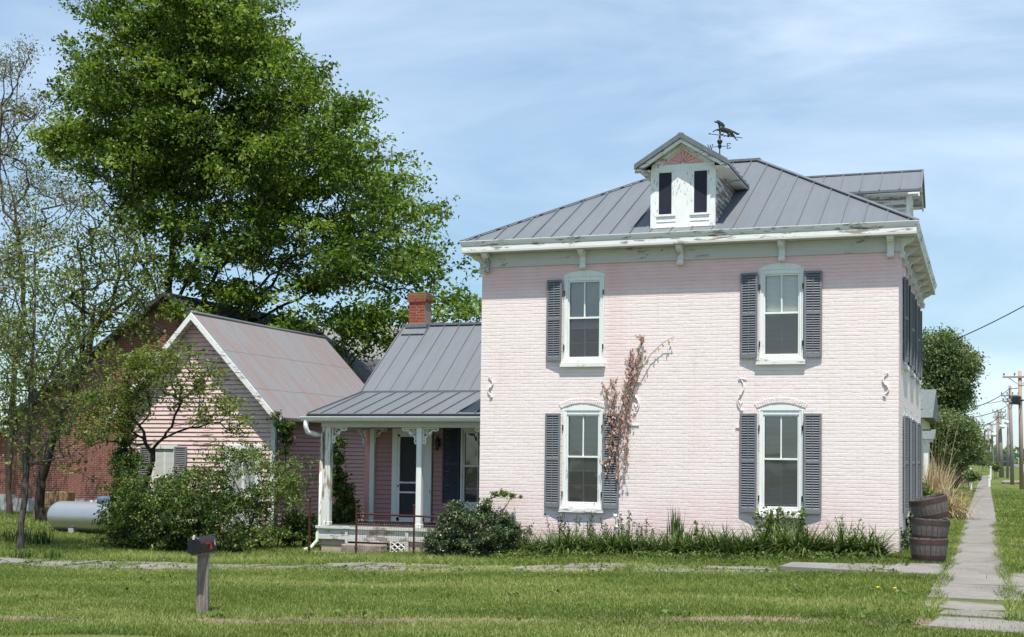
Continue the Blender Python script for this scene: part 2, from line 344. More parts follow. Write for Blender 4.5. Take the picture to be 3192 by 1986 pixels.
def glassmat(name, tint=.9, dark=0.):
    m = bpy.data.materials.new(name); m.use_nodes = True; t = m.node_tree; t.nodes.clear()
    o = N(t, 'ShaderNodeOutputMaterial'); mx = N(t, 'ShaderNodeMixShader'); g = N(t, 'ShaderNodeBsdfGlossy', i_Roughness=.03)
    tr = N(t, 'ShaderNodeBsdfTransparent'); tr.inputs[0].default_value = (tint*.97, tint, tint*.98, 1)
    fr = N(t, 'ShaderNodeFresnel', i_IOR=2.0); a = N(t, 'ShaderNodeMath', operation='MULTIPLY_ADD'); a.inputs[1].default_value = 1.0; a.inputs[2].default_value = .03
    nn = noise(t, 2.0, 1); bp = N(t, 'ShaderNodeBump', i_Strength=.35, i_Distance=.02); t.links.new(nn, bp.inputs['Height']); t.links.new(bp.outputs[0], g.inputs['Normal'])
    t.links.new(fr.outputs[0], a.inputs[0]); t.links.new(a.outputs[0], mx.inputs[0]); t.links.new(tr.outputs[0], mx.inputs[1]); t.links.new(g.outputs[0], mx.inputs[2]); t.links.new(mx.outputs[0], o.inputs[0])
    return m
M['glass'] = glassmat('window_glass', .95)
def screenmat():
    m = bpy.data.materials.new('insect_screen'); m.use_nodes = True; t = m.node_tree; t.nodes.clear()
    o = N(t, 'ShaderNodeOutputMaterial'); mx = N(t, 'ShaderNodeMixShader', i_0=.32)
    d = N(t, 'ShaderNodeBsdfDiffuse'); d.inputs[0].default_value = (.12, .118, .12, 1); tr = N(t, 'ShaderNodeBsdfTransparent')
    t.links.new(tr.outputs[0], mx.inputs[1]); t.links.new(d.outputs[0], mx.inputs[2]); t.links.new(mx.outputs[0], o.inputs[0]); return m
M['screen'] = screenmat()

def leafmat(name, a, b_, c=None, trans=.35, scale=2.2, rough=.5):
    "foliage: leaf colour varies leaf by leaf and clump by clump; light also passes through the leaf"
    m, t, b = mat(name, a, rough, .35)
    at_ = N(t, 'ShaderNodeAttribute', attribute_name='tone')
    big = noise(t, scale*.25, 3); f = N(t, 'ShaderNodeMath', operation='MULTIPLY_ADD'); t.links.new(big, f.inputs[0]); f.inputs[1].default_value = .9; f.inputs[2].default_value = -.45
    s = N(t, 'ShaderNodeMath', operation='ADD'); t.links.new(f.outputs[0], s.inputs[0]); t.links.new(at_.outputs['Fac'], s.inputs[1])
    col = ramp(t, s.outputs[0], [(0, a), (.5, b_), (1, c or b_)])
    t.links.new(col, b.inputs['Base Color'])
    tl = N(t, 'ShaderNodeBsdfTranslucent'); t.links.new(mixc(t, 1.0, col, (1.0, 1.0, .45), 'MULTIPLY'), tl.inputs[0])
    mx = N(t, 'ShaderNodeMixShader', i_0=trans); o = t.nodes['Material Output']
    t.links.new(b.outputs[0], mx.inputs[1]); t.links.new(tl.outputs[0], mx.inputs[2]); t.links.new(mx.outputs[0], o.inputs[0]); return m
M['lf_big'] = leafmat('elm_leaves', (.030, .064, .010), (.105, .185, .022), (.230, .320, .060), trans=.42)
M['lf_spr'] = leafmat('young_leaves', (.045, .078, .013), (.125, .175, .034), (.22, .265, .07), trans=.4)
M['lf_bare'] = leafmat('budding_leaves', (.13, .15, .075), (.19, .21, .11), (.25, .26, .15), trans=.35)
M['lf_bush'] = leafmat('bush_leaves', (.018, .045, .010), (.065, .115, .022), (.18, .24, .06), trans=.3)
M['lf_bush_l'] = leafmat('fresh_shoot_leaves', (.05, .095, .018), (.11, .175, .038), (.19, .255, .07), trans=.35)
M['lf_holly'] = leafmat('dark_shrub_leaves', (.016, .036, .014), (.055, .092, .036), (.15, .19, .09), trans=.15, rough=.35)
M['lf_day'] = leafmat('daylily_blades', (.028, .058, .014), (.075, .13, .03), (.20, .26, .085), trans=.3, rough=.45)
M['lf_far'] = leafmat('distant_leaves', (.065, .105, .04), (.135, .19, .07), (.21, .26, .12), trans=.3)
M['lf_brown'] = leafmat('dead_vine_leaves', (.30, .17, .14), (.48, .31, .26), (.70, .53, .47), trans=.2)
M['lf_tan'] = leafmat('dry_grass', (.33, .23, .13), (.46, .36, .22), (.60, .49, .33), trans=.15)
M['grassb'] = leafmat('lawn_blades', (.10, .15, .026), (.18, .245, .05), (.37, .385, .15), trans=.3, rough=.5)

def groundmat():
    m, t, b = mat('lawn_soil', (.06, .07, .03), .95, .1)
    f = noise(t, .7, 5, .6); g = noise(t, 9, 6, .7)
    c = mixc(t, mr(t, f, .38, .62), (.09, .12, .03), (.13, .155, .045))
    c = mixc(t, mr(t, g, .55, .72), c, (.14, .12, .055))
    c = mixc(t, mr(t, noise(t, 40, 3, .6), .5, .65, 0, .5), c, (.03, .05, .012))
    # bare soil: along the road edge in front, and scuffed spots beside the sidewalk
    s = N(t, 'ShaderNodeSeparateXYZ'); gc = N(t, 'ShaderNodeTexCoord'); t.links.new(gc.outputs['Object'], s.inputs[0])
    wob = N(t, 'ShaderNodeMath', operation='MULTIPLY_ADD'); t.links.new(noise(t, .9, 5, .65), wob.inputs[0]); wob.inputs[1].default_value = 1.6; t.links.new(s.outputs['Y'], wob.inputs[2])
    tilt = N(t, 'ShaderNodeMath', operation='MULTIPLY_ADD'); t.links.new(s.outputs['X'], tilt.inputs[0]); tilt.inputs[1].default_value = -.13; t.links.new(wob.outputs[0], tilt.inputs[2])
    band = N(t, 'ShaderNodeMath', operation='ADD'); t.links.new(tilt.outputs[0], band.inputs[0]); band.inputs[1].default_value = 9.85
    ab_ = N(t, 'ShaderNodeMath', operation='ABSOLUTE'); t.links.new(band.outputs[0], ab_.inputs[0]); edge = mr(t, ab_.outputs[0], .55, .3)
    c = mixc(t, edge, c, mixc(t, mr(t, g, .4, .65), (.17, .125, .09), (.24, .19, .145)))
    t.links.new(c, b.inputs['Base Color']); bump(t, b, noise(t, 14, 5, .7), .8, .03); return m
M['ground'] = groundmat()
def concmat():
    m, t, b = mat('old_concrete', (.3, .28, .26), .9, .2)
    c = mixc(t, mr(t, noise(t, .8, 6, .65), .35, .65), (.235, .222, .205), (.185, .172, .158))
    c = mixc(t, mr(t, noise(t, 6, 6, .75), .58, .72, 0, .55), c, (.15, .125, .105))
    c = mixc(t, mr(t, noise(t, 45, 4, .7), .6, .7, 0, .4), c, (.30, .285, .265))
    vo = N(t, 'ShaderNodeTexVoronoi', feature='DISTANCE_TO_EDGE', i_Scale=.38); gcv = N(t, 'ShaderNodeTexCoord'); wv = N(t, 'ShaderNodeTexNoise', i_Scale=2.5, i_Detail=6.0); t.links.new(gcv.outputs['Object'], wv.inputs['Vector'])
    av = N(t, 'ShaderNodeMixRGB'); av.inputs[0].default_value = .16; t.links.new(gcv.outputs['Object'], av.inputs[1]); t.links.new(wv.outputs['Color'], av.inputs[2]); t.links.new(av.outputs[0], vo.inputs['Vector'])
    ck = mr(t, vo.outputs['Distance'], .002, .006, .8, 0); c = mixc(t, ck, c, (.09, .08, .07))
    c = mixc(t, mr(t, noise(t, 1.7, 5, .7), .50, .66, 0, .55), c, (.145, .125, .10))
    t.links.new(c, b.inputs['Base Color']); bump(t, b, noise(t, 30, 5, .7), .4, .01); return m
M['walk'] = concmat()
M['dirt'] = mottle('bare_dirt', (.16, .12, .09), (.10, .075, .055), 9, .95, .9, bd=.02)
M['road'] = mottle('asphalt', (.16, .16, .16), (.13, .13, .13), 4, .9, .3)

# ------------------------------------------------------------------ ground
def sm(x): x = np.clip(x, 0, 1); return x*x*(3-2*x)
def gh(x, y):
    x = np.asarray(x, float); y = np.asarray(y, float)
    z = .5*np.clip(x/14.3, -1, 0)
    z = z + .028*np.sin(x*1.3+.6*y)*np.sin(y*.9+1) * (np.clip((.6-x)/2, 0, 1) + .7*np.clip((x-2.3)/2, 0, 1))
    z = z + 1.15*sm((y-60)/190) + .0*x
    return z
def G(x, y): return float(gh(x, y))
def lin(a, b, s): return np.arange(a, b, s)
xs = np.concatenate([-np.geomspace(3000, 40, 22), lin(-38, 8, .35), np.geomspace(9, 3000, 30)])
ys = np.concatenate([[-400, -150, -60, -35], lin(-26, 12, .4), lin(12, 70, 2.5), np.geomspace(72, 4500, 34)])
X, Y = np.meshgrid(xs, ys); Z = gh(X, Y)
V = np.stack([X, Y, Z], -1).reshape(-1, 3); nx, ny = len(xs), len(ys)
I = (np.arange(ny-1)[:, None]*nx+np.arange(nx-1)[None]).ravel()
tag(npobj('ground', V, np.stack([I, I+1, I+nx+1, I+nx], 1), M['ground'], smooth=True), 'mown green lawn with bare soil along the road edge', None, kind='structure')

# slab pavements: each slab a slightly tilted thin block, joints left open
def slab(mb, poly, z, th=.06, tilt=None):
    n = len(poly); zz = [z+(tilt[i] if tilt else 0) for i in range(n)]
    mb.add([(x, y, zz[i]) for i, (x, y) in enumerate(poly)]+[(x, y, zz[i]-th) for i, (x, y) in enumerate(poly)],
           [tuple(range(n))]+[(i, i+n, (i+1) % n+n, (i+1) % n) for i in range(n)])
sw = MB(); y = -2.35; k = 0
SX0, SX1 = .95, 1.82
while y < 120:
    ln = 1.22 if y < 60 else 5
    g = .012; z0 = G(1.4, y)+.022+random.uniform(-.008, .008); z1 = G(1.4, y+ln)+.022+random.uniform(-.008, .008)
    slab(sw, [(SX0+random.uniform(-.015, .015), y+g), (SX1+random.uniform(-.02, .02), y+g), (SX1+random.uniform(-.02, .02), y+ln-g), (SX0+random.uniform(-.015, .015), y+ln-g)], 0, .1, [z0, z0, z1, z1])
    y += ln
# wide crossing slabs at the corner, then broken ones down to the road
for (a, b, x0, x1, j) in [(-3.62, -2.37, .93, 1.86, 0), (-4.75, -3.64, .90, 2.75, 1), (-5.75, -4.78, .86, 2.62, 1), (-6.75, -5.79, .84, 2.5, 1), (-7.75, -6.78, .85, 1.98, 1)]:
    r = lambda s=.03: random.uniform(-s, s)
    slab(sw, [(x0+r(), a+.01), (x0+(x1-x0)*.5, a+r(.012)), (x1+r(.08), a+.01), (x1+r(.08), b-.01), (x0+(x1-x0)*.5, b+r(.012)), (x0+r(), b-.01)], .022, .1, [r(.008) for _ in range(6)])
for poly in [[(.80, -8.75), (1.35, -8.95), (1.75, -8.8), (1.72, -8.3), (1.5, -8.15), (1.1, -8.12), (.83, -8.25)],
             [(1.02, -9.5), (1.7, -9.6), (1.95, -9.45), (1.9, -9.05), (1.45, -9.02), (1.08, -9.1)],
             [(.95, -10.7), (1.9, -10.9), (1.95, -9.95), (1.5, -9.78), (1.05, -9.85)]]:
    slab(sw, poly, .012, .06, [random.uniform(-.008, .012) for _ in poly])
tag(obj('sidewalk', sw, M['walk'], bevel=.006), 'narrow cracked concrete sidewalk running past the house', None, kind='structure')
# cross path to the next house, and a strip across the verge
cp = MB(); slab(cp, [(-3, 24.4), (.93, 24.4), (.93, 25.9), (-3, 25.9)], .02, .1); slab(cp, [(3.2, 26), (9, 26), (9, 27.3), (3.2, 27.3)], .025, .1)
tag(obj('cross_path', cp, M['conc']), 'pale concrete path leading off the sidewalk', None, kind='structure')
# old flagstone walk in front of the house
fw = MB()
slab(fw, [(-1.55, -4.28), (-.6, -4.36), (.1, -4.38), (.88, -4.3), (.9, -3.2), (.9, -2.2), (.2, -2.4), (-.6, -3.0), (-1.5, -3.3)], .032, .09, [.015, .01, .0, -.01, -.012, -.012, -.01, 0, .01])
xx = -1.66
WALKP = []
while xx > -20:
    w = random.uniform(.7, 1.5); cy = -3.85+random.uniform(-.08, .08)
    if random.random() < .85 or xx > -8:
        for (a0, a1) in (((-.72, -.04), (.02, .70)) if random.random() < .55 else ((-.72, .70),)):   # slabs cracked across
            e = lambda v=.07: random.uniform(-v, v)
            poly = [(xx-w+e(.04), cy+a0+e()), (xx-w*.66, cy+a0+e(.09)), (xx-w*.33, cy+a0+e(.09)), (xx+e(.03), cy+a0+e()), (xx+e(.03), cy+(a0+a1)/2+e(.03)), (xx+e(.03), cy+a1+e()), (xx-w*.4, cy+a1+e(.09)), (xx-w*.75, cy+a1+e(.09)), (xx-w+e(.04), cy+a1+e()), (xx-w+e(.04), cy+(a0+a1)/2)]
            dz = random.uniform(-.02, .012); slab(fw, poly, 0, .08, [G(px_, py_)+.030+dz+random.uniform(-.004, .004) for px_, py_ in poly])
            WALKP.append((xx-w/2, cy+(a0+a1)/2, w*.5, (a1-a0)/2, dz))
    xx -= w+random.uniform(.02, .22)
tag(obj('front_walk', fw, M['walk']), 'broken overgrown flagstone walk below the facade', None, kind='structure')
ds = MB()
for (cx, cy, rx, ry) in [(2.35, -.4, .28, .8), (2.5, -2.3, .3, .8), (2.2, 3.8, .3, .5), (2.4, -1.5, .2, .4), (-5.5, -11.45, 1.0, .16), (-9, -11.9, .9, .2), (-12.7, -1.9, .6, .3)]:
    n = 18; c0 = G(cx, cy)+.012; pts = []
    for i in range(n):
        a = 2*math.pi*i/n; q = random.uniform(.7, 1.15); x_, y_ = cx+math.cos(a)*rx*q, cy+math.sin(a)*ry*q; pts.append((x_, y_, G(x_, y_)+.003))
    ds.add([(cx, cy, c0)]+pts, [(0, i+1, (i+1) % n+1) for i in range(n)])
tag(obj('bare_soil', ds, M['dirt']), 'bare dark soil patches in the grass', None, kind='structure')
rd = MB(); yy = [-400, -30, 20, 60]+list(range(80, 400, 20))+[600, 1500]
rd.add([(x, y_, G(x, y_)+.05) for y_ in yy for x in (6.4, 14)], [(2*i, 2*i+1, 2*i+3, 2*i+2) for i in range(len(yy)-1)])
tag(obj('side_street', rd, M['road']), 'grey side street beyond the pole line', None, kind='structure')
r2 = MB(); slab(r2, [(-120, -40), (120, -40), (120, -17), (-120, -17)], -.0, .3, [.05]*4)
tag(obj('front_road', r2, M['road']), 'asphalt road in front of the lawn', None, kind='structure')

# ------------------------------------------------------------------ the pink house
XL, D, ZF, CT, CB, O = -8.378, 8.54, 5.647, 6.152, 5.944, .347
house = thing('house', 'two storey painted pink brick house with metal hip roof and low porch wing', 'house', (-4.2, 4.2, -.1))
WT = ZF+.35   # wall top hidden behind the frieze
WINS = []     # (x0,x1, z sill, z spring, z crown)
for (a, b) in ((-6.588, -5.724), (-2.614, -1.751)):
    WINS.append((a, b, 3.62, 5.419, 5.515)); WINS.append((a, b, .69, 2.70, 2.802))
def arch_pts(x0, x1, zs, zt, n=14, grow=0):
    w = (x1-x0)/2; h = zt-zs; Rr = (w*w+h*h)/(2*h); cx = (x0+x1)/2; cz = zt-Rr; th = math.asin(w/Rr); Rr += grow
    return [(cx-Rr*math.sin(th-2*th*i/n), cz+Rr*math.cos(th-2*th*i/n)) for i in range(n+1)]
def wall_with_holes(mb, u0, u1, z0, z1, holes, P, depth):
    "wall sheet with arched openings and their reveals. P(u, d, z) -> point, d = depth into the wall"
    us = sorted({u0, u1}|{h[0] for h in holes}|{h[1] for h in holes})
    for a, b in zip(us, us[1:]):
        cols = sorted([h for h in holes if h[0] <= a+1e-6 and h[1] >= b-1e-6], key=lambda h: h[2])
        z = z0
        for h in cols:
            mb.quad(P(a, 0, z), P(b, 0, z), P(b, 0, h[2]), P(a, 0, h[2]))
            ar = arch_pts(h[0], h[1], h[3], h[4]); nz_ = h[4]+.05
            for (xa, za), (xb, zb) in zip(ar, ar[1:]):
                mb.quad(P(xa, 0, za), P(xb, 0, zb), P(xb, 0, nz_), P(xa, 0, nz_))
                mb.quad(P(xa, 0, za), P(xb, 0, zb), P(xb, depth, zb), P(xa, depth, za))
            mb.quad(P(h[0], 0, h[2]), P(h[0], 0, h[3]), P(h[0], depth, h[3]), P(h[0], depth, h[2]))
            mb.quad(P(h[1], 0, h[2]), P(h[1], 0, h[3]), P(h[1], depth, h[3]), P(h[1], depth, h[2]))
            mb.quad(P(h[0], 0, h[2]), P(h[1], 0, h[2]), P(h[1], depth, h[2]), P(h[0], depth, h[2]))
            z = nz_
        mb.quad(P(a, 0, z), P(b, 0, z), P(b, 0, z1), P(a, 0, z1))
mb = MB(); wall_with_holes(mb, XL, 0, -.75, WT, WINS, lambda u, d, z: (u, d, z), .14)
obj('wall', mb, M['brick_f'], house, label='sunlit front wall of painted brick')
SY = [1.95, 4.35, 6.75]
SWIN = []
for c in SY: SWIN += [(c-.43, c+.43, 3.62, 5.419, 5.515), (c-.43, c+.43, .69, 2.70, 2.802)]
mb = MB(); wall_with_holes(mb, 0, D, -.75, WT, SWIN, lambda u, d, z: (-d, u, z), .14)
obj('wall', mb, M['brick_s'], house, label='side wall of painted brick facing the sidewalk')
mb = MB().box(XL, XL+.25, .004, D, -.75, WT).box(XL+.25, -.25, D-.25, D-.002, -.75, WT).box(XL+.26, -.26, .4, D-.26, 3.0, 3.15)
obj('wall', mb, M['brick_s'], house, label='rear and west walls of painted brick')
# projecting rowlock arches over the lower windows
for (a, b) in ((-6.588, -5.724), (-2.614, -1.751)):
    mb = MB()
    p0 = arch_pts(a-.03, b+.03, 2.70, 2.812, 22, .005); p1 = arch_pts(a-.03, b+.03, 2.70, 2.812, 22, .108)
    for i in range(22):
        if i % 2 == 0 or True:
            q = .0025+random.uniform(0, .006); f = .12
            A, B_, C_, D_ = [np.array(v) for v in (p0[i], p0[i+1], p1[i+1], p1[i])]
            A2 = A+(B_-A)*f; D2 = D_+(C_-D_)*f
            mb.add([(A2[0], -.005-q, A2[1]), (B_[0], -.005-q, B_[1]), (C_[0], -.005-q, C_[1]), (D2[0], -.005-q, D2[1]), (A2[0], .01, A2[1]), (B_[0], .01, B_[1]), (C_[0], .01, C_[1]), (D2[0], .01, D2[1])],
                   [(0, 1, 2, 3), (0, 4, 5, 1), (1, 5, 6, 2), (2, 6, 7, 3), (3, 7, 4, 0)])
    obj('brick_arch', mb, M['brick_f'], house, bevel=.003)

def build_window(root, P, c, w2, zs, zsp, zt, blinds=.75, screen=True, seed=0, crown=True):
    """sash window: P(u, d, z), u along the wall, d positive = out of the wall. c centre, w2 half opening, zs sill, zsp spring, zt arch top"""
    rr = random.Random(seed)
    def bx(mb, u0, u1, d0, d1, z0, z1):
        ps = [P(u, d, z) for z in (z0, z1) for u, d in ((u0, d0), (u1, d0), (u1, d1), (u0, d1))]
        return mb.add(ps, [(0, 3, 2, 1), (4, 5, 6, 7), (0, 1, 5, 4), (1, 2, 6, 5), (2, 3, 7, 6), (3, 0, 4, 7)])
    gx = .315; zb = zs+.135; zh = zsp-.145          # glass half width, glass bottom, glass top
    f = MB(); e = w2-.004
    bx(f, c-e, c-gx-.028, -.10, -.012, zs+.02, zsp-.02); bx(f, c+gx+.028, c+e, -.10, -.012, zs+.02, zsp-.02)
    bx(f, c-gx-.028, c+gx+.028, -.10, -.02, zh+.03, zsp-.02); bx(f, c-gx-.028, c+gx+.028, -.10, -.03, zs+.03, zb-.03)
    bx(f, c-e, c-e+.035, -.012, .012, zs+.02, zsp-.02); bx(f, c+e-.035, c+e, -.012, .012, zs+.02, zsp-.02)
    win = obj('window', f, M['frame'], root, bevel=.004)
    if crown:
        ar = arch_pts(c-w2, c+w2, zsp, zt, 14); poly = [(c-w2-.0, zsp-.03), (c+w2+.0, zsp-.03)]+ar[::-1]
        n = len(poly); m2 = MB(); m2.add([P(u, -.004, z) for u, z in poly]+[P(u, -.1, z) for u, z in poly], [tuple(range(n))]+[(i, i+n, (i+1) % n+n, (i+1) % n) for i in range(n)])
        obj('window_crown', m2, M['frame'], win)
    s = MB(); bx(s, c-w2-.045, c+w2+.035, -.1, .075, zs-.075, zs+.018); bx(s, c-w2+.04, c+w2-.04, -.1, .02, zs+.018, zs+.06)
    obj('sill', s, M['trim'], win, bevel=.006)
    s = MB(); t = .028; zm = zs+(zh-zs)*.56
    bx(s, c-gx-t, c-gx, -.09, -.035, zb-t, zh+t); bx(s, c+gx, c+gx+t, -.09, -.035, zb-t, zh+t)
    bx(s, c-gx, c+gx, -.09, -.035, zh, zh+t); bx(s, c-gx, c+gx, -.09, -.03, zb-t, zb); bx(s, c-gx, c+gx, -.085, -.028, zm-.018, zm+.018)
    bx(s, c-.014, c+.014, -.08, -.05, zm+.018, zh)
    obj('sash', s, M['frame'], win, bevel=.003)
    s = MB(); bx(s, c-.013, c+.013, -.105, -.09, zb, zm-.02); bx(s, c-gx, c+gx, -.108, -.098, zb+(zm-zb)*.36, zb+(zm-zb)*.36+.015)
    obj('lower_sash_bar', s, M['white'], win)
    g = MB(); g.quad(*[P(u, -.075, z) for u, z in ((c-gx, zm), (c+gx, zm), (c+gx, zh), (c-gx, zh))]); obj('pane', g, M['glass'], win)
    g = MB(); g.quad(*[P(u, -.088, z) for u, z in ((c-gx, zb), (c+gx, zb), (c+gx, zm), (c-gx, zm))]); obj('pane', g, M['glass'], win)
    if screen:
        g = MB(); g.quad(*[P(u, -.055, z) for u, z in ((c-gx, zb), (c+gx, zb), (c+gx, zm), (c-gx, zm))]); obj('screen', g, M['screen'], win)
    # slatted blind hanging inside
    g = MB(); z = zh; lo = zh-(zh-zb)*blinds
    while z > lo:
        dz = .019; g.quad(P(c-gx+.01, -.115, z), P(c+gx-.01, -.115, z), P(c+gx-.01, -.129, z-dz), P(c-gx+.01, -.129, z-dz)); z -= .0235
    bx(g, c-gx+.01, c+gx-.01, -.14, -.125, lo-.03, lo-.005)
    obj('blind', g, M['blind'], win)
    g = MB(); bx(g, c-w2, c+w2, -.5, -.26, zs, zsp); obj('dark_lining', g, M['dark'], win)
    return win
def build_shutter(root, P, u0, u1, z0, z1, hinge, m='shutter', open_=.06, name='shutter', label=None):
    "louvred shutter; hinge = u of hinge edge; stands open_ further out there"
    s = MB(); W = u1-u0; st = .042; T = .032
    def d(u): return .018+open_*(1-abs(u-hinge)/W)
    def bx(u0, u1, z0, z1, e=0., t=T):
        ps = [P(u, d(u)+dd, z) for z in (z0, z1) for u, dd in ((u0, e), (u1, e), (u1, t), (u0, t))]
        s.add(ps, [(0, 3, 2, 1), (4, 5, 6, 7), (0, 1, 5, 4), (1, 2, 6, 5), (2, 3, 7, 6), (3, 0, 4, 7)])
    bx(u0, u0+st, z0, z1); bx(u1-st, u1, z0, z1)
    zm = z0+(z1-z0)*.515
    bx(u0+st, u1-st, z0, z0+.09); bx(u0+st, u1-st, z1-.05, z1); bx(u0+st, u1-st, zm-.03, zm+.03)
    o = obj(name, s, M[m], root, bevel=.003, label=label)
    s = MB()
    for za, zb in ((z0+.09, zm-.03), (zm+.03, z1-.05)):
        n = int(round((zb-za)/.047)); h = (zb-za)/n
        for i in range(n):
            z = za+i*h; a, b = u0+st, u1-st; jit = random.uniform(-.003, .003)
            f0, f1 = (d(a)+.030, d(b)+.030), (d(a)+.003, d(b)+.003)
            s.add([P(a, f0[0], z+.004+jit), P(b, f0[1], z+.004), P(b, f1[1], z+h*.78), P(a, f1[0], z+h*.78+jit),
                   P(a, f0[0]-.006, z-.004+jit), P(b, f0[1]-.006, z-.004), P(b, f1[1]-.006, z+h*.70), P(a, f1[0]-.006, z+h*.70+jit)],
                  [(0, 1, 2, 3), (4, 7, 6, 5), (0, 4, 5, 1), (3, 2, 6, 7)])
        cc = (u0+u1)/2
        ps = [P(u, d(cc)+dd, z) for z in (za+.02, zb-.02) for u, dd in ((cc-.006, .027), (cc+.006, .027), (cc+.006, .038), (cc-.006, .038))]
        s.add(ps, [(0, 3, 2, 1), (4, 5, 6, 7), (0, 1, 5, 4), (1, 2, 6, 5), (2, 3, 7, 6), (3, 0, 4, 7)])
    obj('louvres', s, M[m], o)
    s = MB(); s.quad(P(u0+.02, d(u0)-.008, z0+.02), P(u1-.02, d(u1)-.008, z0+.02), P(u1-.02, d(u1)-.008, z1-.02), P(u0+.02, d(u0)-.008, z1-.02)); obj('louvre_gap_shade', s, M['shutter_dark'], o)  # dark sheet painted in for the shade between the slats
    return o
PF = lambda u, d, z: (u, -d, z)
PS = lambda u, d, z: (d, u, z)
for i, (a, b, zs, zsp, zt) in enumerate(WINS):
    up = zs > 3; left = a < -5
    build_window(house, PF, (a+b)/2, (b-a)/2, zs, zsp, zt, blinds=(.60 if left else 1.0) if up else (.63 if left else .97), seed=i)
    z0, z1 = (3.673, 5.329) if up else (.706, 2.608)
    build_shutter(house, PF, a-.352, a-.012, z0, z1, a-.012, open_=.05)
    if not (left and up): build_shutter(house, PF, b-.0+.012, b+.345, z0, z1, b+.012, open_=.04)
    for zz in (z0+.28, z1-.28):
        for u in (a+.02, b-.02): hg = MB(); hg.box(u-.012, u+.012, -.034, -.012, zz-.05, zz+.05).tube([(u, -.04, zz-.04), (u, -.04, zz+.05)], .008, 6); obj('hinge', hg, M['iron'], house)
for i, (a, b, zs, zsp, zt) in enumerate(SWIN):
    up = zs > 3
    build_window(house, PS, (a+b)/2, (b-a)/2, zs, zsp, zt, seed=20+i)
    z0, z1 = (3.673, 5.329) if up else (.706, 2.608)
    build_shutter(house, PS, a-.352, a-.012, z0, z1, a-.012, open_=.05); build_shutter(house, PS, b+.012, b+.352, z0, z1, b+.012, open_=.05)

# iron tie plates, S shaped, painted over
def tie(x, z, h, flip=1, style=0):
    m = MB(); pts = []; rs = []
    for i in range(17):
        t = i/16; a = math.sin(t*2*math.pi)
        pts.append((x+flip*a*.075*(1 if style == 0 else .8)+flip*(t-.5)*.10*(1 if style == 0 else 0), -.014, z+h/2-h*t)); rs.append(.008+.014*math.sin(math.pi*t))
    m.tube(pts, rs, 6); m.lathe([(.0, -.045), (.022, -.04), (.024, -.012), (.03, 0)], (x, 0, z), 8, 'y')
    m.tube([(x+flip*-.045, -.02, z+h/2), (x+flip*.02, -.02, z+h/2+.012)], .012, 5); m.tube([(x+flip*.05, -.02, z-h/2), (x-flip*.01, -.02, z-h/2-.02)], .012, 5)
    if style: 
        m.tube([(x+.03, -.015, z-h*.22), (x, -.02, z-h*.34), (x-.03, -.015, z-h*.2)], .01, 5); m.tube([(x-.02, -.015, z+h*.5), (x+.12, -.015, z+h*.49)], [.016, .006], 5)
    obj('tie_plate', m, M['brick_f'], house, smooth=True)
tie(-8.155, 3.15, .40); tie(-.234, 3.15, .42, -1); tie(-2.955, 2.98, .60, 1, 1); tie(-5.045, 2.93, .60, -1, 1)
tie_bar = MB().box(-3.05, -2.9, -.02, .0, 2.325, 2.36).box(-5.2, -4.98, -.018, 0, 2.36, 2.39); obj('brick_ledge', tie_bar, M['brick_f'], house)

# cornice: frieze board, soffit, fascia with gutter lip
def ring(mb, o0, o1, z0, z1):
    "rectangular ring between offsets o0 (inner) and o1 (outer) round the house"
    def rc(o): return [(XL-o, -o), (o, -o), (o, D+o), (XL-o, D+o)]
    A, B_ = rc(o0), rc(o1); vs = [(*p, z0) for p in A]+[(*p, z0) for p in B_]+[(*p, z1) for p in A]+[(*p, z1) for p in B_]
    fs = []
    for i in range(4):
        j = (i+1) % 4
        fs += [(i, j, 4+j, 4+i), (8+i, 12+i, 12+j, 8+j), (4+i, 4+j, 12+j, 12+i), (j, i, 8+i, 8+j)]
    return mb.add(vs, fs)
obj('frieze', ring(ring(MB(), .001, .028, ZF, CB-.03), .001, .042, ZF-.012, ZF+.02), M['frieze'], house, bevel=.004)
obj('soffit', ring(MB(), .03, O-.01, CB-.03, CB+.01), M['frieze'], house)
fa = ring(ring(MB(), O-.09, O-.012, CB, CB+.095), O-.11, O-.03, CB+.095, CT-.03)
def lipring(mb):
    pr = [(O-.03, CB+.098), (O-.012, CB+.105), (O+.012, CB+.15), (O+.028, CT-.012), (O+.028, CT), (O-.02, CT), (O-.02, CT-.02)]
    n = len(pr); vs = []
    for o, z in pr: vs += [(XL-o, -o, z), (o, -o, z), (o, D+o, z), (XL-o, D+o, z)]
    return mb.add(vs, [(4*i+k, 4*i+(k+1) % 4, 4*((i+1) % n)+(k+1) % 4, 4*((i+1) % n)+k) for i in range(n) for k in range(4)])
fas = obj('fascia', fa, M['trim'], house, bevel=.004); obj('gutter_lip', lipring(MB()), M['trim'], fas)
def corbel(x, y, side):
    "scrolled cornice bracket"
    prof = [(.002, ZF-.115), (.10, ZF-.115), (.105, ZF-.085), (.085, ZF-.07), (.11, ZF-.05), (.11, ZF-.01), (.085, ZF+.01), (.075, ZF+.05), (.085, ZF+.10), (.13, ZF+.145), (.20, ZF+.165), (.215, ZF+.185), (.25, ZF+.195), (.26, CB-.032), (.002, CB-.032)]
    if side is None: pass
    if side == 'f': m = MB().prism([(-p, z) for p, z in prof], x-.060, x+.060, 'x'); m.box(x-.070, x+.070, -.28, -.028, CB-.06, CB-.034); m.box(x-.068, x+.068, -.118, -.002, ZF-.095, ZF-.045)
    elif side == 'r': m = MB().prism([(p, z) for p, z in prof], y-.060, y+.060, 'y'); m.box(.028, .28, y-.07, y+.07, CB-.06, CB-.034)
    else: m = MB().prism([(XL-p, z) for p, z in prof], y-.060, y+.060, 'y'); m.box(XL-.028, XL-.28, y-.07, y+.07, CB-.06, CB-.034)
    obj('bracket', m, M['bracket'], house, bevel=.003)
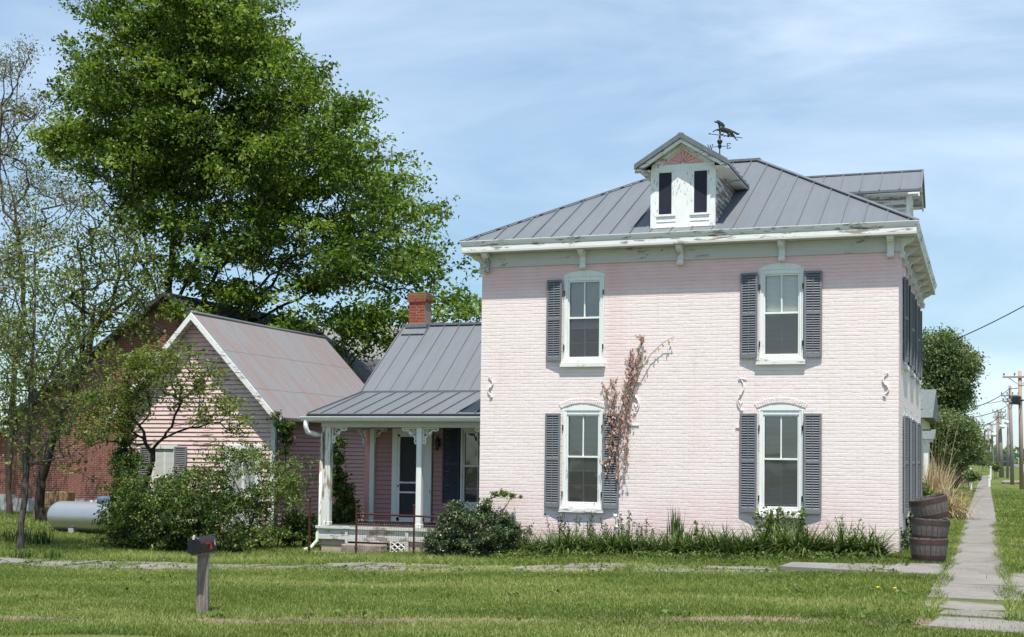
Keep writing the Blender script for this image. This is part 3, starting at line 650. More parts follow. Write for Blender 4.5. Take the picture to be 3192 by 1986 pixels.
for px_ in (1155, 1382, 1614, 1855, 2113): corbel(at(px_, 600, -.1)[0], 0, 'f')
for yy_ in (.10, 1.25, 2.5, 3.7, 4.9, 6.1, 7.3, 8.4): corbel(0, yy_, 'r')
for yy_ in (.12, 2.1, 4.2): corbel(0, yy_, 'l')

# hip roof with standing seams
RY, RZ, RX0, RX1 = 4.27, 8.53, -4.95, -3.38
e = O-.01; zb = CT-.008
A, B_, C_, D_ = (XL-e, -e, zb), (e, -e, zb), (e, D+e, zb), (XL-e, D+e, zb); E_, F_ = (RX0, RY, RZ), (RX1, RY, RZ)
rf = MB().add([A, B_, C_, D_, E_, F_], [(0, 1, 5, 4), (1, 2, 5), (2, 3, 4, 5), (3, 0, 4), (0, 3, 2, 1)])
roof = obj('roof', rf, M['roof'], house)
def rib(mb, a, b, h=.028, w=.009):
    "raised seam from a to b"
    a = Vector(a); b = Vector(b); t = (b-a).normalized(); s = t.cross(Vector((0, 0, 1)))
    if s.length < 1e-6: return
    s = s.normalized()*w; n = s.cross(t).normalized()*h
    if n.z < 0: n = -n
    vs = [a-s, a+s, b+s, b-s]; mb.add([tuple(v) for v in vs]+[tuple(v+n) for v in vs], [(4, 5, 6, 7), (0, 4, 7, 3), (1, 2, 6, 5), (0, 1, 5, 4), (3, 7, 6, 2)])
seams = MB(); sl = (RZ-zb)/(RY+e)
x = XL-e+.3
while x < e:
    if x < RX0: t = (x-(XL-e))/(RX0-(XL-e))
    elif x > RX1: t = (e-x)/(e-RX1)
    else: t = 1
    rib(seams, (x, -e, zb), (x, -e+(RY+e)*t, zb+(RZ-zb)*t)); x += .41
y = -e+.3
while y < D+e:
    t = (y+e)/(RY+e) if y < RY else (D+e-y)/(D+e-RY)
    rib(seams, (e, y, zb), (e-(e-RX1)*t, y, zb+(RZ-zb)*t)); rib(seams, (XL-e, y, zb), (XL-e+(RX0-XL+e)*t, y, zb+(RZ-zb)*t)); y += .41
obj('seam', seams, M['roof_trim'], roof)
caps = MB()
for a, b in ((A, E_), (B_, F_), (C_, F_), (D_, E_)):
    rib(caps, (a[0], a[1], a[2]+.01), (b[0], b[1], b[2]+.01), .03, .06)
caps.box(RX0-.08, RX1+.08, RY-.11, RY+.11, RZ-.02, RZ+.045)
obj('ridge_cap', caps, M['roof_trim'], roof, bevel=.008)

def dormer(P, cx, xf, base_z, back_eave, back_ridge, front=True):
    """gabled dormer. local: u across (centre 0), d = distance behind the dormer face; P(u,d,z)"""
    hw, ze, zr, oh, fo = .63, 7.50, 8.025, .29, .27
    ez = 7.455; ew = hw+oh
    body = MB()
    pb = [(-hw, base_z), (hw, base_z), (hw, ze+.05), (0, ze+.05+(zr-.06-ze)*.93), (-hw, ze+.05)]
    n = 5; dB = back_eave+.3
    body.add([P(u, 0, z) for u, z in pb]+[P(u, dB, z) for u, z in pb], [(0, 1, 2, 3, 4), (5, 9, 8, 7, 6), (1, 6, 7, 2), (2, 7, 8, 3), (3, 8, 9, 4), (0, 4, 9, 5)])
    dm = obj('dormer', body, M['trim_v'], house)
    def bx(mb, u0, u1, d0, d1, z0, z1):
        ps = [P(u, d, z) for z in (z0, z1) for u, d in ((u0, d0), (u1, d0), (u1, d1), (u0, d1))]
        return mb.add(ps, [(0, 3, 2, 1), (4, 5, 6, 7), (0, 1, 5, 4), (1, 2, 6, 5), (2, 3, 7, 6), (3, 0, 4, 7)])
    # side clapboards
    for sgn in (-1, 1):
        cb = MB(); z = base_z
        while z < ze:
            a = sgn*(hw+.018); b = sgn*(hw+.003); h = .115
            cb.add([P(a, .05, z), P(a, dB, z), P(b, dB, z+h), P(b, .05, z+h), P(sgn*hw, .05, z), P(sgn*hw, dB, z)], [(0, 1, 2, 3), (0, 4, 5, 1), (0, 3, 4)])
            z += .115
        obj('clapboard_side', cb, M['trim_side'], dm)
    # face boards
    f = MB()
    bx(f, -hw-.02, -hw+.10, -.03, .05, base_z, ze-.04); bx(f, hw-.10, hw+.02, -.03, .05, base_z, ze-.04)
    bx(f, -.145, .145, -.022, .0, base_z, ze-.09); bx(f, -hw-.005, hw+.005, -.026, 0, ze-.10, ze+.03)
    for sgn in (-1, 1):
        c = sgn*.355
        bx(f, c-.21, c-.145, -.02, 0, base_z+.26, ze-.10); bx(f, c+.145, c+.21, -.02, 0, base_z+.26, ze-.10)
        bx(f, c-.21, c+.21, -.035, 0, base_z+.235, base_z+.275)
    # clapboards under the openings
    for k in range(2):
        for sgn in (-1, 1):
            c = sgn*.355; z = base_z+.01+k*.115
            f.add([P(c-.21, -.018, z), P(c+.21, -.018, z), P(c+.21, -.004, z+.11), P(c-.21, -.004, z+.11), P(c-.21, 0, z), P(c+.21, 0, z)], [(0, 1, 2, 3), (0, 4, 5, 1)])
    obj('face_boards', f, M['trim_v'], dm, bevel=.003)
    for sgn in (-1, 1):
        c = sgn*.355; w_ = MB(); bx(w_, c-.145, c+.145, -.008, .0, base_z+.275, ze-.10)
        wp = obj('window', w_, M['void'], dm)
        s = MB(); bx(s, c-.145, c-.13, -.014, -.008, base_z+.275, ze-.10); bx(s, c+.13, c+.145, -.014, -.008, base_z+.275, ze-.10); bx(s, c-.13, c+.13, -.014, -.008, ze-.12, ze-.10)
        obj('window_frame', s, M['trim_v'], wp)
    # sunburst panel
    su = MB(); zc = ze+.045; R0 = .03
    hwp, hp = .42, .265
    nray = 9
    for k in range(nray):
        a0, a1 = math.pi*k/nray, math.pi*(k+1)/nray
        def lim(a):
            c, s_ = math.cos(a), math.sin(a)
            r = 1/(abs(c)/hwp+s_/hp) if True else 0
            return (r*c, zc+r*s_)
        g = .028; A0 = lim(a0+g); A1 = lim(a1-g); am = (a0+a1)/2
        pk = [(R0*math.cos(am), zc+R0*math.sin(am)), A0, A1] if not (a0 < math.pi/2 < a1) else [(0, zc+R0), A0, (0, zc+hp), A1]
        nn = len(pk); su.add([P(u, -.028, z) for u, z in pk]+[P(u, -.005, z) for u, z in pk], [tuple(range(nn))]+[(i, i+nn, (i+1) % nn+nn, (i+1) % nn) for i in range(nn)])
    obj('sunburst_panel', su, M['pink'], dm)
    # roof slabs
    r = MB(); th = .05
    for sgn in (-1, 1):
        a = (sgn*ew, ez); b = (0, zr)
        ps = []
        for (u, z), db in ((a, back_eave), (b, back_ridge)):
            ps += [P(u, -fo, z), P(u, db, z), P(u, -fo, z+th), P(u, db, z+th)]
        r.add(ps, [(0, 1, 5, 4), (2, 6, 7, 3), (0, 2, 3, 1), (0, 4, 6, 2), (1, 3, 7, 5)])
    rr = obj('dormer_roof', r, M['roof'], dm)
    s = MB()
    if not front or True:
        dd = -fo+.02
        for i in range(9):
            t_ = i/8*1.0
            d_ = -fo+.02+i*.42
            for sgn in (-1, 1):
                lim_e = back_eave+(back_ridge-back_eave)*0
                if d_ < back_eave: a = (sgn*ew, ez)
                elif d_ < back_ridge:
                    q = (d_-back_eave)/(back_ridge-back_eave); a = (sgn*ew*(1-q), ez+(zr-ez)*q)
                else: continue
                rib(s, P(a[0], d_, a[1]+th), P(0, d_, zr+th))
    a_ = P(-.0, -fo, zr+th); 
    bx(s, -.05, .05, -fo-.005, back_ridge, zr+th-.012, zr+th+.022)
    for sgn in (-1, 1):   # metal drip edge down the rakes
        s.add([P(0, -fo-.012, zr+th+.02), P(sgn*(ew+.01), -fo-.012, ez+th+.01), P(sgn*(ew+.01), -fo-.012, ez-.03), P(0, -fo-.012, zr-.03),
               P(0, -fo+.03, zr+th+.02), P(sgn*(ew+.01), -fo+.03, ez+th+.01), P(sgn*(ew+.01), -fo+.03, ez-.03), P(0, -fo+.03, zr-.03)], [(0, 1, 2, 3), (0, 4, 5, 1), (1, 5, 6, 2), (2, 6, 7, 3), (4, 7, 6, 5)])
    obj('roof_edge', s, M['roof_trim'], dm)
    s = MB()
    for sgn in (-1, 1):   # white rake moulding and soffit
        o_ = .045
        for d0, d1, z0, z1 in ((-fo+.03, -fo+.06, -.11, -.035), (-fo+.06, 0, -.06, -.035)):
            s.add([P(0, d0, zr+z1), P(sgn*ew, d0, ez+z1), P(sgn*ew, d0, ez+z0), P(0, d0, zr+z0), P(0, d1, zr+z1), P(sgn*ew, d1, ez+z1), P(sgn*ew, d1, ez+z0), P(0, d1, zr+z0)],
                  [(0, 1, 2, 3), (0, 4, 5, 1), (1, 5, 6, 2), (2, 6, 7, 3), (4, 7, 6, 5)])
        s.add([P(sgn*(ew-.02), -fo+.03, ez-.01), P(sgn*(ew-.02), back_eave, ez-.01), P(sgn*(ew-.02), back_eave, ez-.03), P(sgn*(ew-.02), -fo+.03, ez-.03), P(sgn*hw, -fo+.03, ez-.01+.0), P(sgn*hw, back_eave, ez-.01), P(sgn*hw, back_eave, ez-.05), P(sgn*hw, -fo+.03, ez-.05)], [(0, 1, 2, 3), (3, 2, 6, 7)])
        # sloped frieze board on the face
        s.add([P(0, -.03, zr-.07), P(sgn*hw, -.03, ze+.0), P(sgn*hw, -.03, ze-.05), P(0, -.03, zr-.15), P(0, 0, zr-.07), P(sgn*hw, 0, ze), P(sgn*hw, 0, ze-.05), P(0, 0, zr-.15)], [(0, 1, 2, 3), (3, 2, 6, 7), (0, 4, 5, 1)])
    obj('rake_board', s, M['trim'], dm)
    return dm
dormer(lambda u, d, z: (-4.11+u, -.08+d, z), 0, 0, 6.27, 2.25, 3.5)
dormer(lambda u, d, z: (-.02-d, 4.27+u, z), 0, 0, 6.32, 2.1, 2.85)

# ------------------------------------------------------------------ porch wing (part of the house)
WX0, WX1, WY0, WY1 = -12.5, XL-.002, 3.0, 7.6
def clapboards(mb, P, u0, u1, z0, z1, pitch=.11, proud=.026, lim=None, cuts=()):
    "lapped boards; lim(z)->(u0,u1); cuts: openings (a,b,z0,z1)"
    z = z0
    while z < z1-.005:
        h = min(pitch, z1-z); a, b = (u0, u1) if lim is None else lim(z+h*.5)
        if b-a > .03:
            segs = [(a, b)]
            for (ca, cb, cz0, cz1) in cuts:
                if z+h*.5 > cz0 and z+h*.5 < cz1:
                    ns = []
                    for s0, s1 in segs:
                        if cb <= s0 or ca >= s1: ns.append((s0, s1)); continue
                        if ca > s0: ns.append((s0, ca))
                        if cb < s1: ns.append((cb, s1))
                    segs = ns
            for s0, s1 in segs:
                j = random.uniform(-.0015, .0025)
                if lim is None: t0, t1 = s0, s1
                else:
                    q = lim(z+h); t0, t1 = (max(q[0], s0), min(q[1], s1)); 
                    if s0 == a: t0 = q[0]; s0 = lim(z)[0]
                    if s1 == b: t1 = q[1]; s1 = lim(z)[1]
                    if t1 <= t0: t0 = t1 = (t0+t1)/2
                if z+h < .02: pass
                mb.add([P(s0, proud+j, z+.008), P(s1, proud+j, z+.008), P(t1, .004, z+h+.001), P(t0, .004, z+h+.001), P(s0, -.004, z), P(s1, -.004, z), P(s0, proud+j-.001, z), P(s1, proud+j-.001, z)], [(0, 1, 2, 3), (6, 7, 1, 0), (6, 4, 5, 7)])
        z += pitch
PW = lambda u, d, z: (u, WY0-d, z); PE = lambda u, d, z: (WX0-d, u, z)
core = MB().box(WX0+.01, WX1, WY0+.006, WY1, -.4, 3.15)
core.prism([(WY0+.006, 3.12), (WY1, 3.12), (5.3, 5.0)], WX0+.01, WX0+.1, 'x')
cb = MB(); clapboards(cb, PW, WX0+.05, WX1, .13, 3.2, cuts=[(-11.80, -10.75, .1, 2.31), (-10.12, -9.1, .55, 2.45)])
clapboards(cb, PE, WY0, WY1, -.1, 3.2); clapboards(cb, PE, WY0, WY1, 3.2, 4.95, lim=lambda z: (WY0+(z-3.2)*1.25, WY1-(z-3.2)*1.25))
ww = obj('wing_wall', core, M['dark'], house); lapped('clapboards', cb, M['clap_w'], ww)
tr = MB().box(WX0-.03, WX0+.09, WY0-.03, WY0+.07, .13, 3.1)
obj('corner_board', tr, M['pink'], ww)
tr = MB().box(WX0+.13, WX0+.25, WY0-.10, WY0-.02, .13, 2.36)
obj('pilaster', tr, M['frame'], ww, bevel=.004)
# upper wing roof and porch roof
BZ, BY = 3.22, 2.9
wr = MB()
x0, x1 = WX0-.12, XL-.003
wr.add([(x0, BY, BZ), (x1, BY, BZ), (x1, 5.3, 5.07), (x0, 5.3, 5.07), (x0, 7.8, 3.12), (x1, 7.8, 3.12), (x0, BY, BZ-.07), (x1, BY, BZ-.07), (x1, 5.3, 5.0), (x0, 5.3, 5.0), (x0, 7.8, 3.05), (x1, 7.8, 3.05)],
       [(0, 1, 2, 3), (3, 2, 5, 4), (6, 9, 8, 7), (9, 10, 11, 8), (0, 3, 9, 6), (3, 4, 10, 9), (4, 5, 11, 10), (0, 6, 7, 1)])
wroof = obj('wing_roof', wr, M['roof'], house)
s = MB(); x = x0+.32
while x < x1: rib(s, (x, BY+.02, BZ), (x, 5.3, 5.07)); rib(s, (x, 5.3, 5.07), (x, 7.8, 3.12)); x += .41
s.box(x0-.02, x1, 5.2, 5.4, 5.045, 5.10); s.prism([(BY-.02, BZ-.08), (BY-.02, BZ+.02), (5.3, 5.105), (5.3, 4.99)], x0-.025, x0-.001, 'x')
s.box(x0-.02, x1, BY-.05, BY+.02, BZ-.02, BZ+.03)
obj('seam', s, M['roof_trim'], wroof)
PX0, PY, PZ = -12.83, .72, 2.63
pr_ = MB(); pl = -12.62
pr_.add([(PX0, PY, PZ), (x1, PY, PZ), (x1, BY-.03, BZ-.012), (pl, BY-.03, BZ-.012), (PX0, PY, PZ-.06), (x1, PY, PZ-.06), (x1, BY-.03, BZ-.07), (pl, BY-.03, BZ-.07)], [(0, 1, 2, 3), (4, 7, 6, 5), (0, 3, 7, 4), (0, 4, 5, 1), (2, 6, 7, 3), (1, 5, 6, 2)])
proof = obj('porch_roof', pr_, M['roof'], house)
s = MB(); x = x0+.13
while x < x1: rib(s, (x, PY, PZ), (x, BY-.03, BZ-.012)); x += .41
rib(s, (PX0+.02, PY, PZ), (pl+.02, BY-.03, BZ-.012), .035, .02)
obj('seam', s, M['roof_trim'], proof)
s = MB().box(PX0-.02, x1, PY-.015, PY+.03, PZ-.075, PZ-.012); obj('drip_edge', s, M['dark'], proof)
# gutter, beam
s = MB().prism([(PY-.02, 2.455), (PY-.09, 2.475), (PY-.125, 2.53), (PY-.12, 2.56), (PY-.02, 2.56)], PX0-.11, x1, 'x'); s.box(PX0-.115, x1, PY-.14, PY-.005, 2.545, 2.562)
gut = obj('gutter', s, M['white'], house)
s = MB().tube([(PX0+.0, PY-.06, 2.50), (PX0+.0, PY-.06, 2.33), (PX0+.03, PY-.03, 2.22), (PX0+.13, PY+.14, 2.17), (PX0+.21, PY+.22, 2.15)], [.055, .055, .06, .055, .04], 10)
obj('gutter_elbow', s, M['white'], gut, smooth=True)
s = MB().tube([(PX0+.235, PY+.24, 2.2), (PX0+.235, PY+.24, .12), (PX0+.2, PY+.2, -.05), (PX0+.2, PY+.2, -.2), (PX0+.1, PY+.1, -.36), (PX0+.0, PY-.02, -.41)], [.04, .04, .045, .04, .04, .045], 10)
obj('downspout', s, M['post'], gut, smooth=True)
s = MB().box(-12.60, x1, .94, 1.12, 2.335, 2.47).box(-12.60, x1, .90, .94, 2.44, 2.50).box(-12.60, -12.46, 1.12, 2.95, 2.335, 2.47).box(-12.7, x1, PY-.01, 3.0, 2.50, 2.515)
obj('porch_beam', s, M['frieze'], house, bevel=.004)
def post(x, y, w=.13, m='post'):
    s = MB().box(x-w/2, x+w/2, y-w/2, y+w/2, .13, 2.335).box(x-w/2-.012, x+w/2+.012, y-w/2-.012, y+w/2+.012, .13, .22)
    return obj('porch_post', s, M[m], house, bevel=.008)
post(-12.44, 1.03, .135); post(-10.20, 1.03, .125, 'frame'); post(-8.47, 1.03, .12)
s = MB().box(-12.60, -12.52, .99, 1.13, .0, 2.335); obj('corner_pilaster', s, M['post'], house, bevel=.006, label='rotting stained board behind the corner post')
def scroll(x, sgn, y, z=2.335, m='frame', ax='x'):
    "sawn gingerbread bracket: quarter frame with curls"
    s = MB(); th = .018
    def P3(u, w): return (x+sgn*u, y, z-w) if ax == 'x' else (x, y+sgn*u, z-w)
    def strip(pts, r): s.tube([P3(*p) for p in pts], r, 6)
    strip([(0, .015), (.37, .015)], .016); strip([(.015, 0), (.015, .36)], .016)
    strip([(.02+.0, .34), (.05, .36), (.07, .30), (.06, .24), (.09, .19), (.15, .17), (.17, .13), (.16, .09)], .018)
    strip([(.35, .02), (.37, .045), (.31, .075), (.25, .06), (.20, .09), (.185, .14), (.15, .18), (.10, .19)], .018)
    a = [(.11+.04*math.cos(t), .10+.04*math.sin(t)) for t in np.linspace(0, 5.2, 9)]; strip(a, .012)
    a = [(.045+.022*math.cos(t), .22+.03*math.sin(t)) for t in np.linspace(0, 6.2, 8)]; strip(a, .009)
    a = [(.24+.03*math.cos(t), .04+.02*math.sin(t)) for t in np.linspace(0, 6.2, 8)]; strip(a, .009)
    obj('scroll_bracket', s, M[m], house)
scroll(-12.37, 1, 1.03); scroll(-10.265, -1, 1.03); scroll(-10.135, 1, 1.03); scroll(-8.53, -1, 1.03)
scroll(-12.31, 1, 2.94, z=2.36); scroll(-12.50, -1, 2.9, z=2.336, ax='y')
# deck, skirt, steps
s = MB(); x = -12.62
while x < x1: s.box(x+.003, min(x+.10, x1), .90, 3.0, .095, .128); x += .10
obj('porch_floor', s, M['deck'], house)
s = MB().box(-12.66, x1, .865, .905, .07, .132).box(-12.60, x1, .93, .96, -.05, .07).box(-12.60, x1, .905, .93, -.165, -.055).box(-12.60, -12.57, .96, 3, -.165, .07)
s.box(-11.93, -11.86, .89, .93, -.44, .05).box(-10.46, -10.38, .88, .93, -.44, .05).box(-9.88, -9.82, .9, .93, -.44, -.165).box(-11.86, -10.46, .905, .93, -.20, -.17)
obj('porch_skirt', s, M['skirt'], house, bevel=.004)
s = MB(); 
for i, zz in enumerate((-.46, -.30)): s.box(-12.56, -11.94, .97+.003*i, 1.2, zz, zz+.155)
obj('porch_pier', MB().box(-10.38, -9.9, .95, 1.1, -.5, -.17), M['block'], house, bevel=.008)
obj('porch_pier', s, M['block'], house, bevel=.008)
s = MB().box(-12.5, -8.5, 1.3, 1.34, -.5, .05); obj('underfloor', s, M['dark'], house)
s = MB()
for a, b in (((-10.80, -.18), (-10.48, -.42)), ((-10.80, -.42), (-10.48, -.18)), ((-10.80, -.30), (-10.64, -.18)), ((-10.64, -.42), (-10.48, -.30)), ((-10.64, -.18), (-10.48, -.30)), ((-10.80, -.30), (-10.64, -.42))):
    s.tube([(a[0], .915, a[1]), (b[0], .915, b[1])], .016, 4)
s.box(-10.83, -10.80, .90, .93, -.44, -.17).box(-10.48, -10.46, .90, .925, -.44, -.17).box(-10.8, -10.48, .9, .925, -.44, -.415)
obj('lattice', s, M['trim'], house)
s = MB().box(-11.82, -10.86, .50, .86, -.47, -.235); obj('stone_step', s, M['stone'], house, bevel=.02)
s = MB().box(-12.45, -10.95, .28, .50, -.55, -.405); obj('stone_kerb', s, M['stone'], house, bevel=.02)
# screen door
s = MB().box(-11.79, -11.65, 2.92, 2.985, .13, 2.24).box(-10.93, -10.77, 2.92, 2.985, .13, 2.24).box(-11.79, -10.77, 2.92, 2.985, 2.24, 2.36)
door = obj('door', s, M['frame'], house, bevel=.004)
s = MB().box(-11.65, -11.59, 2.935, 2.965, .17, 2.22).box(-10.99, -10.93, 2.935, 2.965, .17, 2.22).box(-11.65, -10.93, 2.935, 2.965, .14, .26).box(-11.65, -10.93, 2.935, 2.965, 2.16, 2.24).box(-11.59, -10.99, 2.94, 2.96, 1.06, 1.10).box(-11.59, -10.99, 2.94, 2.96, .83, .87)
obj('screen_door_frame', s, M['frame'], door)
s = MB().box(-11.65, -10.93, 2.985, 3.0, .15, 2.22); obj('door_leaf', s, M['void'], door)
s = MB().quad((-11.59, 2.95, .2), (-10.99, 2.95, .2), (-10.99, 2.95, 2.2), (-11.59, 2.95, 2.2)); obj('screen', s, M['screen'], door)
s = MB().lathe([(0, -.02), (.02, -.015), (.022, 0), (.01, .01)], (-11.62, 2.93, 1.0), 8, 'y'); obj('door_handle', s, M['iron'], door)
s = MB().box(-11.85, -10.7, 2.7, 2.99, .131, .165); obj('threshold', s, M['deck'], door)
# wall lantern
s = MB().lathe([(.0, -.15), (.02, -.14), (.04, -.1), (.06, .06), (.075, .07), (.05, .10), (.02, .16), (.01, .2), (0, .2)], (-10.6, 2.86, 1.98), 8).box(-10.63, -10.57, 2.93, 3.0, 1.94, 2.12).tube([(-10.6, 2.97, 2.1), (-10.6, 2.9, 2.2), (-10.6, 2.86, 2.17)], .008, 5)
obj('wall_lantern', s, M['iron'], house)
build_shutter(house, PW, -10.50, -10.06, .62, 2.40, -10.06, 'shutter_dark', .03)
build_window(house, lambda u, d, z: (u, WY0-.10-d, z), -9.62, .40, .52, 2.40, 2.42, blinds=.5, seed=40, crown=False)
# chimney
def chimney(root, x0, x1, y0, y1, z0, z1):
    m = MB(); z = z0; k = 0
    while z < z1:
        cor = .03 if z > z1-.26 else 0
        h = .062; n = 2; off = (k % 2)*.08
        for (a0, a1, b0, b1) in ((x0-cor, x1+cor, y0-cor, y1+cor),):
            w = (a1-a0)
            cuts = [a0]+[a0+off+q for q in (.21, .42) if a0+off+q < a1-.04]+[a1]
            for c0, c1 in zip(cuts, cuts[1:]):
                j = random.uniform(0, .006); m.box(c0+.006, c1-.006, b0-j-.002, b1+j, z, z+h-.006)
        z += .072; k += 1
    c = obj('chimney', m, M['brick_red_c'], root, bevel=.006)
    m = MB().box(x0+.002, x1-.002, y0+.002, y1-.002, z0, z1-.02); obj('mortar_core', m, M['mortar'], c)
    m = MB().box(x0-.037, x1+.037, y0-.037, y1+.037, z1-.15, z1-.004).box(x0-.025, x1+.025, y0-.025, y1+.025, z1-.003, z1+.04); obj('chimney_cap', m, M['cap'], c, bevel=.012)
    m = MB().box(x0-.06, x1+.08, y0-.10, y1+.06, z0+.05, z0+.16); m.prism([(y0-.02, z0-.25), (y0-.22, z0-.12), (y0-.02, z0+.10)], x0-.12, x1+.08, 'x'); obj('flashing', m, M['roof_trim'], c, bevel=.01)
M['brick_red_c'] = mottle('chimney_brick', (.36, .09, .05), (.25, .06, .04), 7, .85, .6)
M['mortar'] = mottle('mortar', (.33, .27, .22), (.25, .2, .17), 9, .9, .3)
M['cap'] = mottle('lichened_mortar_cap', (.20, .13, .06), (.13, .09, .05), 12, .9, .6)
chimney(wroof, -12.43, -11.98, 5.1, 5.5, 4.92, 5.84)

# ------------------------------------------------------------------ weather vane
vane = thing('weather_vane', 'dark copper running horse weather vane with W and E letters on the roof ridge', 'weather vane', (-4.25, 4.27, RZ+.04))
VZ = RZ+.04
def vrot(mb, a=R(42)):
    return mb.xform(Matrix.Translation((-4.25, 4.27, 0)) @ Matrix.Rotation(a, 4, 'Z'))
s = MB().tube([(-4.25, 4.27, VZ-.04), (-4.25, 4.27, VZ+.62)], [.017, .010], 8)
obj('pole', s, M['iron'], vane)
s = MB().lathe([(0, -.07), (.03, -.055), (.065, 0), (.062, .03), (.03, .065), (.012, .08), (.010, .09), (.028, .10), (.03, .12), (.01, .15)], (-4.25, 4.27, VZ+.45), 14)
s.lathe([(.012, -.05), (.04, -.03), (.035, .0), (.05, .02), (.02, .05)], (-4.25, 4.27, VZ+.345), 12)
obj('globe', s, M['iron'], vane, smooth=True)
s = MB().tube([(-4.40, 4.27, VZ+.345), (-4.10, 4.27, VZ+.345)], .008, 6).tube([(-4.25, 4.11, VZ+.345), (-4.25, 4.43, VZ+.345)], .008, 6)
obj('arm', s, M['iron'], vane)
def letter(strokes, x, z, name, label, w=.011):
    m = MB()
    for (a, b) in strokes:
        m.tube([(x+a[0], 4.27, z+a[1]), (x+b[0], 4.27, z+b[1])], w, 5)
    return obj(name, m, M['iron'], vane, label=label)
letter([((-.055, .055), (-.03, -.055)), ((-.03, -.055), (0, .03)), ((0, .03), (.03, -.055)), ((.03, -.055), (.055, .055)), ((-.07, .055), (-.035, .055)), ((.035, .055), (.07, .055)), ((-.015, .04), (.015, .04))], -4.47, VZ+.345, 'letter', 'letter W', .008)
letter([((-.03, .055), (-.03, -.055)), ((-.045, .055), (.045, .055)), ((-.03, 0), (.02, 0)), ((-.045, -.055), (.045, -.055)), ((.045, .055), (.045, .035)), ((.045, -.055), (.045, -.03))], -4.045, VZ+.345, 'letter', 'letter E', .009)
# the horse: flat-ish hollow copper figure, thick body and thin legs (x forward = -)
bar = vrot(MB().tube([(-.26, 0, VZ+.61), (.60, 0, VZ+.61)], .009, 6).tube([(-.26, 0, VZ+.61), (-.31, 0, VZ+.61)], [.02, .002], 6)); obj('arrow_bar', bar, M['iron'], vane)
hs = MB(); hz = VZ+.61
def solid(pts, th):   # rounded plate: outline in (x,z)
    n = len(pts); c = np.mean(pts, 0)
    rings = [(1.0, 0), (.86, th*.75), (.5, th)]
    for sg in (-1, 1):
        vs = []; 
        for s_, d_ in rings: vs += [(c[0]+(x-c[0])*s_, sg*d_, c[1]+(z-c[1])*s_) for x, z in pts]
        vs.append((c[0], sg*th, c[1]))
        fs = [(k*n+i, k*n+(i+1) % n, (k+1)*n+(i+1) % n, (k+1)*n+i) for k in range(2) for i in range(n)]+[(2*n+i, 2*n+(i+1) % n, 3*n) for i in range(n)]
        hs.add([(x, y, z+hz) for x, y, z in vs], fs)
k = .00095
def H(pts): return [((X_-850)*k, (560-Y_)*k*.82+.03) for X_, Y_ in pts]
solid(H([(830, 330), (920, 330), (1000, 360), (1100, 375), (1190, 410), (1235, 450), (1210, 560), (1150, 570), (1080, 520), (960, 500), (880, 490), (825, 470), (815, 400)]), .045)
solid(H([(690, 205), (740, 190), (800, 150), (850, 180), (900, 200), (960, 240), (1000, 300), (960, 370), (830, 400), (815, 300), (790, 235), (720, 235), (690, 230)]), .028)
solid(H([(1180, 410), (1260, 430), (1330, 470), (1415, 475), (1390, 515), (1340, 530), (1280, 500), (1230, 460)]), .02)
def leg(pts, r): hs.tube([(a, 0, b+hz) for a, b in H(pts)], r, 6)
leg([(840, 450), (760, 450), (700, 490), (660, 525)], [.03, .018, .012, .014]); leg([(860, 470), (855, 560), (900, 575), (955, 550)], [.035, .02, .012, .014])
leg([(1110, 520), (1090, 610), (1010, 590), (965, 625)], [.055, .022, .012, .012]); leg([(1200, 540), (1260, 590), (1300, 660), (1350, 690)], [.05, .02, .012, .014])
vrot(hs); obj('horse_figure', hs, M['iron'], vane, smooth=True)

# ------------------------------------------------------------------ pink gabled outbuilding
OX0, OX1, OY0, OY1, OAX, OAZ, OEZ = -20.25, -15.62, 4.0, 10.6, -17.98, 5.36, 2.72
shed = thing('gabled_outbuilding', 'pink clapboard outbuilding with steep rusting tin gable roof', 'outbuilding', (-17.95, 7, -.5))
cr_ = MB().prism([(OX0+.01, -.5), (OX1-.01, -.5), (OX1-.01, 2.78), (OAX, 5.22), (OX0+.01, 2.78)], OY0+.02, OY1, 'y'); sw_ = obj('wall', cr_, M['clap'], shed)
gl = lambda z: (OX0 if z < 2.8 else OX0+(z-2.8)/(5.25-2.8)*(OAX-OX0), OX1 if z < 2.8 else OX1-(z-2.8)/(5.25-2.8)*(OX1-OAX))
cb = MB(); clapboards(cb, lambda u, d, z: (u, OY0+.02-d, z), OX0, OX1, -.2, 5.2, .112, .022, lim=gl, cuts=[(-17.05, -16.0, -.2, 1.92), (-19.30, -18.55, .2, 1.9)])
lapped('gable_clapboards', cb, M['clap'], sw_)
cb = MB(); clapboards(cb, lambda u, d, z: (OX1+d, u, z), OY0+.02, OY1, -.2, 2.7, .112, .028); lapped('side_clapboards', cb, M['clap_e'], sw_)
s = MB().box(OX1-.09, OX1+.03, OY0-.015, OY0+.06, -.2, 2.75).box(OX0-.03, OX0+.09, OY0-.015, OY0+.06, -.2, 2.75); obj('corner_board', s, M['trim_v'], shed)
